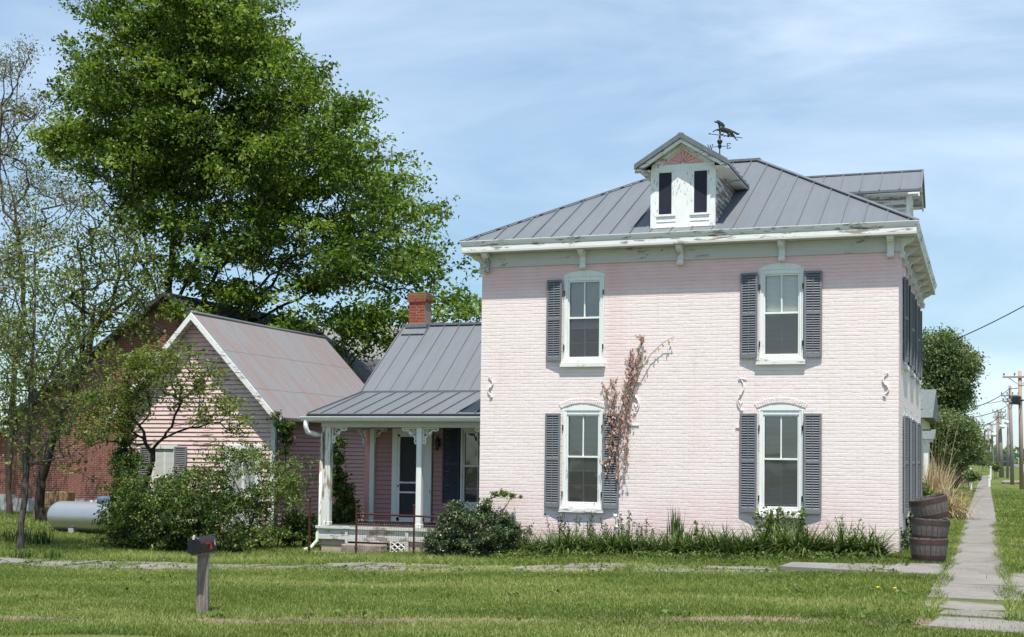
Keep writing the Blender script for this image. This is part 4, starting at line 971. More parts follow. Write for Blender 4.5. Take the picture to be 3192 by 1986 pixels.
# roof
s = MB(); th = .05; ov = .30; ew = .28
def rp(sg, t, y, dz=0): 
    xe = (OX1+ew) if sg > 0 else (OX0-ew)
    return (OAX+(xe-OAX)*t, y, OAZ+(OEZ-.10-OAZ)*t+dz)
for sg in (-1, 1):
    ps = [rp(sg, 0, OY0-ov), rp(sg, 1, OY0-ov), rp(sg, 1, OY1+.2), rp(sg, 0, OY1+.2)]
    s.add(ps+[(a, b, c-th) for a, b, c in ps], [(0, 1, 2, 3), (4, 7, 6, 5), (0, 4, 5, 1), (1, 5, 6, 2), (2, 6, 7, 3), (3, 7, 4, 0)])
rf2 = obj('roof', s, M['rusty'], shed)
s = MB()
for sg in (-1, 1):
    for i in range(1, 11):
        y = OY0-ov+i*.66; a = rp(sg, 0, y); b = rp(sg, 1, y); rib(s, a, b, .003, .008)
    for tt in (.36, .72):
        pts = [rp(sg, tt+random.uniform(-.004, .004), OY0-ov+i*.5, .004) for i in range(15)]; s.tube(pts, .003, 4)
obj('roof_seam', s, M['rusty'], rf2)
s = MB().tube([(OAX, OY0-ov, OAZ+.01), (OAX, OY0+1.5, OAZ), (OAX, OY0+3.6, OAZ-.015), (OAX, OY1+.2, OAZ)], .05, 8); obj('ridge_roll', s, M['roof_trim'], rf2, smooth=True)
s = MB()
for sg in (-1, 1):
    a = rp(sg, 0, 0, -th); b = rp(sg, 1, 0, -th)
    for y0, y1, t0, t1 in ((OY0-ov-.025, OY0-ov+.004, .055, -.13),):
        s.add([(a[0], y0, a[2]+t0), (b[0], y0, b[2]+t0), (b[0], y0, b[2]+t1), (a[0], y0, a[2]+t1), (a[0], y1, a[2]+t0), (b[0], y1, b[2]+t0), (b[0], y1, b[2]+t1), (a[0], y1, a[2]+t1)], [(0, 1, 2, 3), (0, 4, 5, 1), (1, 5, 6, 2), (2, 6, 7, 3), (4, 7, 6, 5)])
    s.add([(a[0], OY0-ov, a[2]-.05), (b[0], OY0-ov, b[2]-.05), (b[0], OY0, b[2]-.05), (a[0], OY0, a[2]-.05)], [(0, 1, 2, 3)])
obj('bargeboard', s, M['trim'], shed)
# door with two glass lights, window with shutters, gable vent
s = MB().box(-17.05, -16.90, OY0-.02, OY0+.05, -.2, 1.9).box(-16.15, -16.0, OY0-.02, OY0+.05, -.2, 1.9).box(-17.08, -15.97, OY0-.03, OY0+.05, 1.80, 1.94).box(-16.90, -16.15, OY0, OY0+.04, 1.62, 1.8).box(-16.56, -16.49, OY0, OY0+.04, -.15, 1.62).box(-16.9, -16.15, OY0, OY0+.04, .55, .68).box(-16.9, -16.15, OY0, OY0+.04, -.2, -.05)
sd_ = obj('door', s, M['frame'], shed, bevel=.004); s = MB().box(-16.9, -16.15, OY0+.012, OY0+.03, -.15, 1.75); obj('door_glass', s, M['curtain'], sd_)
s = MB().box(-17.2, -15.9, OY0-.6, OY0-.03, -.5, -.22); obj('stone_step', s, M['stone'], shed, bevel=.02)
s = MB().box(-19.28, -19.2, OY0-.02, OY0+.05, .3, 1.88).box(-18.62, -18.54, OY0-.02, OY0+.05, .3, 1.88).box(-19.3, -18.5, OY0-.03, OY0+.05, 1.82, 1.92).box(-19.3, -18.5, OY0-.06, OY0+.05, .24, .32).box(-18.93, -18.89, OY0-.0, OY0+.03, 1.06, 1.82).box(-19.2, -18.62, OY0-.01, OY0+.03, 1.04, 1.08)
w2_ = obj('window', s, M['frame'], shed); s = MB().box(-19.2, -18.62, OY0+.015, OY0+.03, .32, 1.82); obj('curtain', s, M['curtain'], w2_)
s = MB(); z = 1.08
while z < 1.8: s.box(-19.19, -18.63, OY0+.004, OY0+.014, z, z+.018); z += .03
obj('blind', s, M['blind'], w2_)
PO = lambda u, d, z: (u, OY0-.02-d, z)
build_shutter(shed, PO, -19.62, -19.31, .32, 1.88, -19.31, 'shutter', .02); build_shutter(shed, PO, -18.5, -18.19, .32, 1.88, -18.5, 'shutter', .1)
s = MB().box(-18.0, -17.72, OY0-.03, OY0+.0, 3.36, 3.66)
for i in range(6): s.box(-17.98, -17.74, OY0-.045, OY0-.03, 3.38+i*.046, 3.395+i*.046)
obj('gable_vent', s, M['void'], shed)
s = MB().prism([(OX1+ew-.02, 2.56), (OX1+ew-.02, 2.64), (OX1+ew+.10, 2.64), (OX1+ew+.08, 2.57)], OY0-ov, OY1, 'y'); gs = obj('gutter', s, M['galvd'] if 'galvd' in M else M['frieze'], shed)
s = MB().tube([(OX1+ew+.04, OY0-ov+.12, 2.58), (OX1+ew+.02, OY0-.05, 2.42), (OX1+.09, OY0+.02, 2.18), (OX1+.06, OY0+.02, 1.9), (OX1+.06, OY0+.02, -.3)], .042, 8); obj('downspout', s, M['shutter'], gs, smooth=True)

# ------------------------------------------------------------------ red brick building behind
BYY = 13.0
bb = thing('brick_building', 'dark red brick gabled building behind the trees on the left', 'building', (-26, 15, -.5))
bx0, bx1, bax, baz, bez = -31.6, -18.8, -25.2, 7.1, 2.9
s = MB().prism([(bx0, -.3), (bx1, -.3), (bx1, bez), (bax, baz), (bx0, bez)], BYY, BYY+9, 'y'); obj('wall', s, M['brick_red'], bb)
s = MB().box(-42, bx0-.01, BYY+.6, BYY+8, -.3, 2.35); obj('wall', s, M['brick_red'], bb, label='lower brick extension')
s = MB().box(-42.4, bx0-.02, BYY+.3, BYY+8.2, 2.36, 2.5); obj('extension_roof', s, M['shingle_d'], bb)
s = MB().box(-42, bx0, BYY+.55, BYY+.7, -1.2, .12).box(bx0-.03, bx1+.03, BYY-.04, BYY+.1, -1.2, .02); obj('foundation', s, M['conc'], bb)
s = MB()
for sg in (-1, 1):
    xe = (bx1+.4) if sg > 0 else (bx0-.4); ze = bez-.28
    s.add([(bax, BYY-.45, baz+.15), (xe, BYY-.45, ze+.15), (xe, BYY+9.4, ze+.15), (bax, BYY+9.4, baz+.15), (bax, BYY-.45, baz), (xe, BYY-.45, ze), (xe, BYY+9.4, ze), (bax, BYY+9.4, baz)], [(0, 1, 2, 3), (4, 7, 6, 5), (0, 4, 5, 1), (1, 5, 6, 2), (2, 6, 7, 3)])
obj('roof', s, M['shingle_d'], bb)
s = MB().box(-33.2, -32.95, BYY+.5, BYY+.59, -.4, 2.3).box(-37, -36.2, BYY+.55, BYY+.62, .3, 2.0); obj('downspout', s, M['white'], bb)
# grey roofed house between
g2 = thing('grey_roofed_house', 'house with grey shingle roofs glimpsed between the outbuilding and the wing', 'house', (-22, 27, -.5))
s = MB().box(-30, -17.5, 24, 32, -.6, 4.6); obj('wall', s, M['conc'], g2)
s = MB().prism([(23.4, 4.55), (32.6, 4.55), (28, 7.6)], -30.5, -17, 'x'); obj('roof', s, M['shingle'], g2)
s = MB().prism([(20.2, 3.9), (24.8, 3.9), (24.8, 5.75), (23.9, 5.75)], -27, -18.5, 'x').box(-26.6, -18.9, 20.8, 24, -.5, 3.9); obj('lower_roof', s, M['shingle_d'], g2)

# ------------------------------------------------------------------ gas tank, hay bales
tk = thing('propane_tank', 'silver horizontal propane tank with rounded end beside the big bush', 'gas tank', (-20.9, 4.3, G(-20.9, 4.3)))
tx0, tx1, tr_, tz, ty = -22.75, -19.3, .41, -.045, 4.3
prof = [(0.001, 0)]+[(tr_*math.sin(a), .40*(1-math.cos(a))) for a in np.linspace(.15, math.pi/2, 10)]+[(tr_, 2.65)]+[(tr_*math.cos(a), 2.65+.40*math.sin(a)) for a in np.linspace(.15, math.pi/2, 9)]
obj('tank_body', MB().lathe(prof, (tx0, ty, tz), 48, 'x'), M['tank'], tk, smooth=True)
s = MB().lathe([(.19, 0), (.20, .02), (.20, .13), (.17, .17), (.08, .185), (0, .19)], (-21.0, ty, tz+tr_-.03), 20); obj('valve_dome', s, M['blue'], tk, smooth=True)
s = MB().lathe([(.15, -.02), (.15, .02), (.06, .05), (0, .055)], (0, 0, 0), 14).xform(Matrix.Translation((-20.72, ty, tz+tr_+.2)) @ Matrix.Rotation(R(75), 4, 'Y')); obj('open_lid', s, M['bark'], tk)
s = MB().tube([(-21.25, ty, tz+tr_-.01), (-21.25, ty, tz+tr_+.06)], .025, 8).tube([(-21.42, ty, tz+tr_-.02), (-21.42, ty, tz+tr_+.04)], .03, 8); obj('valve', s, M['white'], tk)
for xx in (-21.8, -20.2):
    s = MB().box(xx-.08, xx+.08, ty-.34, ty+.34, -.55, tz-.3); obj('cradle', s, M['conc'], tk)
for i, (x, y, z, l) in enumerate([(-27.2, 9.6, -.5, 'straw bale lowest of the pile behind the dark trunk'), (-27.0, 9.65, -.02, 'straw bale topmost of the pile behind the dark trunk'), (-26.3, 10.3, -.5, 'straw bale lying beside the pile near the brick wall')]):
    s = MB()
    for k in range(6):
        s.box(-.5+k*.168, -.34+k*.168, -.24-random.uniform(0, .02), .24, 0, .42+random.uniform(0, .03))
    o = obj('straw_bale', s, M['straw'], bevel=.02); o.location = (x, y, z); o.rotation_euler = (0, 0, .2*i); tag(o, l, 'straw bale', 'straw bales by the brick building')

# ------------------------------------------------------------------ mailbox
mx_, my_ = -7.68, -10.92; mz_ = G(mx_, my_)-.03; ang = math.atan2(-.989, .148)   # door direction
mbx = thing('mailbox', 'dark rural mailbox with red flag on a split grey wooden post', 'mailbox', (mx_, my_, mz_))
s = MB(); n = 12; prof = [(.075*(1+.12*math.sin(3*a+1))*math.cos(a), .072*(1+.08*math.cos(2*a))*math.sin(a)) for a in np.linspace(0, 2*math.pi, n, endpoint=False)]
levels = [(-.15, 1.12), (.1, 1.05), (.35, 1.0), (.6, .98), (.80, .96)]
vs = [(mx_+x*q, my_+y*q, mz_+h) for h, q in levels for x, y in prof]
s.add(vs, [(i*n+k, i*n+(k+1) % n, (i+1)*n+(k+1) % n, (i+1)*n+k) for i in range(4) for k in range(n)]+[tuple(range(n-1, -1, -1)), tuple(4*n+k for k in range(n))])
obj('post', s, M['postw'], mbx, smooth=False)
T = Matrix.Translation((mx_, my_, mz_+.80)) @ Matrix.Rotation(ang, 4, 'Z')
w, hb, r_ = .082, .115, .082
sec = [(-w, 0), (w, 0), (w, hb)]+[(r_*math.cos(a), hb+r_*math.sin(a)) for a in np.linspace(0, math.pi, 12)[1:-1]]+[(-w, hb)]
s = MB().prism([(a, b) for a, b in sec], -.22, .235, 'x').xform(T); body = obj('box', s, M['mailbox'], mbx, bevel=.004)
s = MB().prism([(a*1.04, b*1.02-.002) for a, b in sec], .235, .262, 'x').xform(T); dr = obj('door', s, M['mailbox'], mbx, bevel=.004)
s = MB().box(.262, .285, -.012, .012, .17, .21).box(.25, .27, -.012, .012, .19, .222).xform(T); obj('latch', s, M['scuff'], dr)
# flag on the side facing the camera (local +y or -y)
side = 1 if (Matrix.Rotation(ang, 4, 'Z') @ Vector((0, 1, 0))).x > 0 else -1
s = MB().box(-.03, .13, side*(w+.004), side*(w+.010), .105, .123).box(-.035, .005, side*(w+.004), side*(w+.010), .035, .123).xform(T); obj('flag', s, M['red'], mbx)
s = MB().prism([(-.17, .10), (-.155, .12), (-.14, .09), (-.15, .14), (-.135, .15), (-.13, .10), (-.145, .07), (-.165, .075)], side*(w+.0005), side*(w+.003), 'y').prism([(-.055, .04), (-.03, .05), (-.04, .075), (-.06, .07)], side*(w+.0005), side*(w+.003), 'y').xform(T); obj('worn_patch', s, M['scuff'], body)
s = MB().box(-.2, .22, -.07, .07, -.03, .0).xform(T); obj('base_board', s, M['postw'], mbx)

# ------------------------------------------------------------------ rusty yard fence before the porch
fe = thing('wire_fence', 'rusty iron post fence with wire mesh in front of the porch', 'fence', (-10.6, -.7, -.4))
FPS = [(-11.93, 1.18), (-10.83, 1.02), (-9.52, .98), (-8.7, .95)]
for x, h in FPS:
    g = G(x, -.7); s = MB().tube([(x, -.7, g-.2), (x, -.7, g+h)], .022, 8).lathe([(.026, -.03), (.03, 0), (.012, .012), (.034, .045), (.012, .08), (0, .085)], (x, -.7, g+h), 8).lathe([(.03, -.02), (.04, 0), (.03, .02)], (x, -.7, g+.18), 8)
    obj('fence_post', s, M['rust'], fe)
s = MB().tube([(-10.83, -.7, .50), (-10.2, -.7, .492), (-9.52, -.7, .485), (-8.7, -.7, .47)], .019, 8); obj('rail', s, M['rust'], fe)
s = MB(); x = -10.80
while x < -8.7: s.tube([(x, -.71, -.35+.01*math.sin(x*7)), (x+.01, -.71, .34)], .0032, 3, False); x += .055
for z in np.arange(-.3, .40, .075): s.tube([(-10.83, -.71, z), (-10.1, -.712, z-.01), (-8.7, -.71, z)], .0032, 3, False)
obj('wire_mesh', s, M['galv'], fe)

# vent pipe at the wall
vp = thing('vent_pipe', 'short white vent pipe with bent cap standing against the facade', 'pipe', (-5.37, -.16, -.18))
s = MB().tube([(-5.37, -.16, -.3), (-5.37, -.16, .46), (-5.375, -.16, .53), (-5.40, -.17, .575), (-5.44, -.18, .575)], [.036, .036, .04, .042, .040], 12).lathe([(.042, -.03), (.045, 0), (.042, .03)], (-5.37, -.16, .36), 12)
obj('pipe', s, M['white'], vp, smooth=True)

# ------------------------------------------------------------------ barrels
def half_barrel(label, loc, rot=(0, 0, 0), r0=.268, r1=.318, h=.40, grp='stacked half barrels at the house corner'):
    root = thing('half_barrel', label, 'barrel', (0, 0, 0), grp)
    n = 22; s = MB()
    for k in range(n):     # separate staves
        a0, a1 = 2*math.pi*k/n+.012, 2*math.pi*(k+1)/n-.012; vs = []
        for t in (0, .25, .5, .75, 1):
            r = r0+(r1-r0)*math.sin(t*math.pi/2); 
            for rr_, a in ((r, a0), (r, a1), (r-.022, a1), (r-.022, a0)): vs.append((rr_*math.cos(a), rr_*math.sin(a), t*h+(random.uniform(-.006, .006) if t == 1 else 0)))
        s.add(vs, [(4*i+j, 4*i+(j+1) % 4, 4*i+4+(j+1) % 4, 4*i+4+j) for i in range(4) for j in range(4)]+[(3, 2, 1, 0), (16, 17, 18, 19)])
    obj('staves', s, M['barrel'], root)
    obj('bottom_board', MB().lathe([(0, .03), (r0-.01, .03), (r0-.01, .05), (0, .05)], n=22), M['barrel'], root)
    for z0, z1 in ((.045, .115), (.245, .315) if False else (.30, .375)):
        f = lambda z: r0+(r1-r0)*math.sin(z/h*math.pi/2)+.004
        m = MB(); vs = []; nn = 30
        for z, e in ((z0, 0), (z1, 0), (z1, -.006), (z0, -.006)):
            vs += [((f(z)+e)*math.cos(2*math.pi*i/nn), (f(z)+e)*math.sin(2*math.pi*i/nn), z) for i in range(nn)]
        m.add(vs, [(q*nn+i, q*nn+(i+1) % nn, ((q+1) % 4)*nn+(i+1) % nn, ((q+1) % 4)*nn+i) for q in range(4) for i in range(nn)])
        obj('hoop', m, M['hoop'], root, smooth=False)
    root.location = loc; root.rotation_euler = rot
    return root
BX, BY_ = .61, -1.88
half_barrel('bottom half barrel of the stack standing by the house corner', (BX, BY_, .03))
half_barrel('middle half barrel of the stack by the house corner', (BX+.012, BY_, .36), (0, R(3), 0))
half_barrel('top half barrel tilted on the stack by the house corner', (BX+.06, BY_, .725), (R(3), R(-12), 0))

# ------------------------------------------------------------------ vegetation builders
def unit(v): return v/(np.linalg.norm(v, axis=-1, keepdims=True)+1e-9)
def leaves(centers, per, sig, size, tone=.5, tvar=.25, flat=.6, up=.5, aspect=.55, ltone=.14):
    "cloud of pointed leaves round each centre; returns V, F, tone"
    n = len(centers)*per
    c = np.repeat(centers, per, 0)+rng.normal(size=(n, 3))*np.array([sig, sig, sig*flat])
    nrm = unit(rng.normal(size=(n, 3))+np.array([0, -.1, up*1.6])); d = unit(np.cross(nrm, rng.normal(size=(n, 3)))); s = np.cross(nrm, d)
    L_ = size*rng.uniform(.6, 1.35, (n, 1)); W_ = L_*aspect
    fold = nrm*L_*.12
    V = np.stack([c-d*L_/2, c+s*W_/2+fold, c+d*L_/2-np.array([0, 0, .2])*L_, c-s*W_/2+fold], 1).reshape(-1, 3)
    F = np.arange(n*4).reshape(-1, 4)
    tc_ = np.repeat(np.clip(tone+rng.normal(size=len(centers))*tvar, 0, 1), per)+rng.normal(size=n)*ltone
    return V, F, np.repeat(np.clip(tc_, 0, 1), 4)
def sph_px(lst, Y, dy=2.5, layers=3):
    out_ = []
    for q in lst:
        px, py, r = q[:3]; w = q[3] if len(q) > 3 else 1; off = q[4] if len(q) > 4 else 0
        for k in range(layers):
            d = 0 if layers == 1 else (k/(layers-1)*2-1)*dy
            p = at(px, py, Y+off+d); s = mpp(p); rr = r*s*(1 if d == 0 else .85); out_.append((*p, rr, w))
    return np.array(out_)
def sample(sph, n, shell=.45, clump=0, cs=.4):
    if clump:
        c_ = sample(sph, max(8, n//clump), shell); k_ = rng.integers(len(c_), size=n); f_ = rng.uniform(.6, 1.3, len(c_))
        return c_[k_]+rng.normal(size=(n, 3))*cs*f_[k_][:, None]*np.array([1, 1, .55])
    w = sph[:, 3]**2.2*sph[:, 4]; k = rng.choice(len(sph), n, p=w/w.sum()); d = unit(rng.normal(size=(n, 3)))
    r = sph[k, 3]*(shell+(1-shell)*rng.random(n)**.6)
    return sph[k, :3]+d*r[:, None]
def skeleton(guides, tips, step=.5, bend=.35, jit=.06, zmin=-9):
    "guides: main limbs as polylines (first starts at the root). every tip is joined to the nearest limb"
    nodes = []; par = []
    def addline(pts, p0):
        prev = p0
        for q in pts: nodes.append(np.array(q, float)); par.append(prev); prev = len(nodes)-1
        return prev
    for gi, g in enumerate(guides):
        g = [np.array(p, float) for p in g]; dense = []
        for a, b in zip(g, g[1:]):
            m = max(1, int(np.linalg.norm(b-a)/step)); dense += [a+(b-a)*(i/m)+rng.normal(size=3)*jit*(0 if i == 0 and a is g[0] else 1) for i in range(m)]
        dense.append(g[-1])
        if gi == 0: addline(dense, -1)
        else:
            A_ = np.array(nodes); j = int(np.argmin(((A_-dense[0])**2).sum(1))); addline(dense, j)
    A_ = np.zeros((len(nodes)+len(tips)*40, 3)); cnt = len(nodes); A_[:cnt] = nodes
    root = A_[0]; depth = np.zeros(len(A_)); 
    for i in range(cnt): depth[i] = 0 if par[i] < 0 else depth[par[i]]+np.linalg.norm(A_[i]-A_[par[i]])
    order = np.argsort(((tips-root)**2).sum(1))
    for t in tips[order]:
        dd = np.linalg.norm(A_[:cnt]-t, axis=1)
        cost = dd+.12*depth[:cnt]+.6*np.maximum(0, A_[:cnt, 2]-t[2])
        j = int(np.argmin(cost)); a = A_[j]; L_ = np.linalg.norm(t-a); m = max(1, int(L_/step))
        mid = (a+t)/2+np.array([0, 0, -bend*L_*.3])+rng.normal(size=3)*L_*.08; prev = j
        for i in range(1, m+1):
            s_ = i/m; q = (1-s_)**2*a+2*s_*(1-s_)*mid+s_*s_*t
            if i < m: q = q+rng.normal(size=3)*jit
            A_[cnt] = q; par.append(prev); depth[cnt] = depth[prev]+np.linalg.norm(q-A_[prev]); prev = cnt; cnt += 1
    return A_[:cnt], np.array(par)
def wood(A_, par, tip=.010, p=2.35, rmax=9, sides=5, rmin=0., flare=1.35):
    n = len(A_); w = np.zeros(n); has = np.zeros(n, bool); has[par[par >= 0]] = True
    w[~has] = 1
    for i in range(n-1, 0, -1):
        if par[i] >= 0: w[par[i]] += w[i]
    r = np.minimum(tip*w**(1/p), rmax)
    e = np.array([i for i in range(n) if par[i] >= 0 and r[i] >= rmin]); a = A_[par[e]]; b = A_[e]
    ra = np.minimum(r[par[e]], r[e]*1.25); rb = r[e]
    z0 = A_[0, 2]; fl = lambda P_, r_: r_*(1+(flare-1)*np.clip(1-(P_[:, 2]-z0)/.6, 0, 1)) 
    ra, rb = fl(a, ra), fl(b, rb)
    t = unit(b-a); h = np.where(np.abs(t[:, 2:3]) < .9, [[0, 0, 1.]], [[1., 0, 0]]); u = unit(np.cross(t, h)); v = np.cross(t, u)
    ang = np.arange(sides)*2*math.pi/sides; cs, sn = np.cos(ang)[None, :, None], np.sin(ang)[None, :, None]
    ring_ = u[:, None]*cs+v[:, None]*sn
    Va = a[:, None]+ring_*ra[:, None, None]; Vb = (b+t*rb[:, None]*.4)[:, None]+ring_*rb[:, None, None]
    V = np.concatenate([Va, Vb], 1).reshape(-1, 3); base = np.arange(len(e))[:, None]*2*sides; k = np.arange(sides)[None]; k2 = (k+1) % sides
    F = np.stack([base+k, base+k2, base+k2+sides, base+k+sides], -1).reshape(-1, 4)
    return V, F
def tree(name, label, cat, guides, sph, ntips, per, sig, size, leaf, bark, group=None, tip=.010, shell=.45, tone=.5, tvar=.25, step=.5, up=.5, rmin=0., flat=.6, extra=0, wood_name='trunk', crown_name='crown', aspect=.55, rmax=9, p=2.35, jit=.06, keep=None, clump=0, cs=.4):
    tips = sample(sph, ntips, shell, clump, cs)
    if keep is not None: tips = tips[keep(tips)]
    A_, par = skeleton(guides, tips, step=step, jit=jit); root = thing(name, label, cat, tuple(A_[0]), group)
    V, F = wood(A_, par, tip, rmin=rmin, rmax=rmax, p=p); npobj(wood_name, V, F, M[bark], root, smooth=True)
    V, F, tn = leaves(tips, per, sig, size, tone, tvar, flat, up, aspect); npobj(crown_name, V, F, M[leaf], root, attr=tn)
    return root
def PXL(Y, *pts):
    "polyline from picture positions with an optional own distance"
    return [at(p[0], p[1], Y+(p[2] if len(p) > 2 else 0)) for p in pts]
def onground(p): return np.array([p[0], p[1], G(p[0], p[1])-.05])

# the big tree
Yb = 15.5
b0 = at(405, 1190, Yb); b0[2] = -.6
g = [[b0]+PXL(Yb, (405, 980), (402, 800), (405, 650, .5), (412, 500, .8), (425, 330, .5), (445, 150, 0), (450, 20)),
     PXL(Yb, (403, 800), (350, 640, -1.2), (280, 500, -2), (170, 395, -2.5)), PXL(Yb, (405, 700), (340, 560, 1.5), (300, 430, 2), (250, 260, 2)),
     PXL(Yb, (405, 760), (455, 640, -1), (500, 520, -1.8), (590, 380, -2), (650, 250, -2)), PXL(Yb, (408, 860), (470, 740, 1), (530, 620, 2), (640, 500, 2.5), (760, 340, 2.5)),
     PXL(Yb, (408, 900), (480, 820, -1), (580, 715, -2), (680, 620, -2.5), (770, 592, -2.5), (850, 585, -2), (905, 545, -2), (900, 480, -2)),
     PXL(Yb, (410, 880), (520, 790, 1), (640, 680, 1.5), (725, 545, 2), (800, 430, 2.5), (860, 350, 2)), PXL(Yb, (520, 790, 1), (660, 735, .5), (780, 668, 0), (850, 655, 0), (930, 690, 0), (1050, 705, 0)),
     PXL(Yb, (404, 640), (440, 500, 2), (520, 330, 2.5), (560, 200, 2)), PXL(Yb, (412, 500), (380, 380, -2), (330, 220, -2.5), (320, 90, -2))]
sph = sph_px([(400, 40, 190), (300, 160, 150), (545, 95, 130), (215, 165, 75), (640, 225, 125), (480, 250, 190), (300, 320, 165), (175, 345, 75), (735, 200, 72), (740, 330, 120), (815, 255, 55), (880, 315, 38), (850, 385, 80), (690, 400, 170, .9),
              (540, 430, 180, .8), (930, 430, 75), (975, 430, 40), (950, 530, 65), (850, 520, 130, .7), (400, 450, 150, .6), (640, 590, 130, .6), (800, 650, 110, .7), (930, 640, 75, .8), (985, 600, 50), (1020, 500, 35), (1055, 690, 50), (1050, 755, 50), (1108, 730, 36), (970, 765, 75), (900, 815, 55), (1000, 680, 60), (350, 735, 55, .8, -2), (420, 760, 55, .9, -2), (330, 800, 40, .6, -3),
              (860, 770, 75), (720, 745, 85, .8), (560, 670, 110, .5), (450, 620, 90, .35), (520, 60, 150), (330, 560, 70, .35), (130, 345, 45)], Yb, 2.6, 3)
tree('shade_tree', 'huge spreading green tree towering behind the outbuilding', 'tree', g, sph, 4900, 30, .23, .175, 'lf_big', 'bark', tip=.0080, shell=.15, tvar=.3, up=.7, flat=.5, step=.45, clump=7, cs=.47)

# slender silvery young tree at the front left
q0 = np.array([-19.0, -1.15, G(-19, -1.15)-.05])
g = [[q0]+PXL(-1.15, (58, 1180), (66, 1050), (75, 900), (82, 740), (84, 600), (86, 480)), PXL(-1.15, (74, 1080), (30, 1000, .4), (-20, 900, .6)), PXL(-1.15, (76, 960), (130, 870, -.5), (200, 800, -.8), (260, 700, -1)),
     PXL(-1.15, (74, 1090), (150, 1000, .6), (230, 950, .9), (300, 920, 1)), PXL(-1.15, (80, 820), (40, 720, -.5), (20, 620, -.7)), PXL(-1.15, (80, 860), (120, 760, .6), (170, 640, .8)), PXL(-1.15, (75, 1100), (150, 1085, -.6), (230, 1070, -.8)), PXL(-1.15, (79, 900), (30, 850, .5), (-20, 780, .5))]
sph = sph_px([(85, 560, 70), (40, 650, 80), (130, 660, 80), (80, 760, 100), (10, 800, 80), (170, 800, 80), (70, 900, 110), (200, 900, 70), (130, 1000, 80), (20, 980, 80), (210, 1010, 60), (60, 1070, 60), (170, 1090, 45), (250, 830, 45), (90, 470, 40, .6), (-20, 900, 70)], -1.15, .8, 3)
tree('young_tree', 'slender tree with pale grey twigs and sparse fresh leaves at the front left', 'tree', g, sph, 620, 11, .12, .092, 'lf_spr', 'bark_g', tip=.0072, shell=.2, tone=.55, tvar=.25, step=.28, rmax=.12, jit=.018)
# dark leaning tree behind it
q0 = onground(at(100, 1240, 8)); 
g = [[q0]+PXL(8, (98, 1138), (121, 1047), (151, 972), (187, 896), (220, 797), (255, 735), (285, 650), (270, 570)), PXL(8, (187, 896), (200, 800), (198, 700), (190, 600)), PXL(8, (255, 735), (330, 760, -.5), (390, 790, -.8)), PXL(8, (285, 650), (230, 570, .5), (180, 520, .5)), PXL(8, (240, 760), (330, 690, 1), (380, 620, 1))]
sph = sph_px([(200, 560, 60), (270, 560, 70), (200, 650, 75), (290, 660, 70), (360, 680, 60), (240, 740, 70), (340, 780, 55), (180, 780, 60), (150, 860, 60), (230, 480, 40), (330, 600, 50), (60, 880, 60), (150, 700, 50)], 8, 1.5, 3)
tree('leaning_tree', 'thick dark trunk leaning right with thin olive foliage before the brick building', 'tree', g, sph, 560, 10, .18, .12, 'lf_spr', 'bark', tip=.0115, shell=.2, tone=.4, tvar=.2, step=.35, rmax=.21, p=2.1, jit=.025)
# budding tree at the left edge
q0 = onground(at(22, 1215, 11))
g = [[q0]+PXL(11, (25, 1050), (36, 842), (56, 745), (48, 600), (35, 490), (5, 380), (-15, 330)), PXL(11, (50, 560), (10, 500), (-5, 380), (5, 250), (15, 130)), PXL(11, (5, 380), (40, 330), (80, 280), (110, 230)), PXL(11, (35, 490), (70, 440), (120, 420)), PXL(11, (5, 250), (40, 200), (60, 120))]
sph = sph_px([(20, 160, 50), (60, 120, 35), (20, 260, 60), (80, 260, 40), (10, 360, 50), (70, 420, 55), (130, 450, 45), (60, 520, 60), (10, 460, 50), (120, 560, 50), (180, 470, 50), (10, 620, 70), (-30, 700, 80), (30, 800, 70), (100, 230, 25)], 11, 1.6, 3)
tree('budding_tree', 'tall thin tree with grey budding twigs at the left edge', 'tree', g, sph, 1150, 9, .2, .09, 'lf_bare', 'bark_m', tip=.0075, shell=.15, tone=.5, step=.4, rmax=.24, jit=.03)
# small spreading tree in front of the outbuilding
q0 = onground(at(345, 1250, 1.6))
g = [[q0]+PXL(1.6, (348, 1150), (357, 1090), (363, 1065)), PXL(1.6, (360, 1075), (325, 1010), (305, 940), (300, 880)), PXL(1.6, (363, 1065), (400, 1030, -.2), (430, 950, -.3), (450, 880, -.3)), PXL(1.6, (390, 1040), (450, 1015, .3), (520, 1005, .5), (570, 990, .5)), PXL(1.6, (340, 1040), (280, 1000, .4), (230, 980, .5)), PXL(1.6, (430, 950), (480, 910), (520, 860))]
sph = sph_px([(300, 890, 62), (370, 870, 60), (440, 850, 48), (250, 950, 55), (330, 950, 55), (420, 930, 50), (490, 900, 50), (540, 960, 45), (570, 1010, 32), (220, 1020, 45), (290, 1010, 45), (480, 990, 40), (340, 860, 40), (200, 960, 35)], 1.6, .7, 3)
tree('small_tree', 'small spreading tree with yellow green leaves before the pink gable', 'tree', g, sph, 760, 12, .10, .085, 'lf_spr', 'bark', tip=.0052, shell=.2, tone=.5, step=.22, rmax=.09, jit=.03, up=1.1, flat=.4)

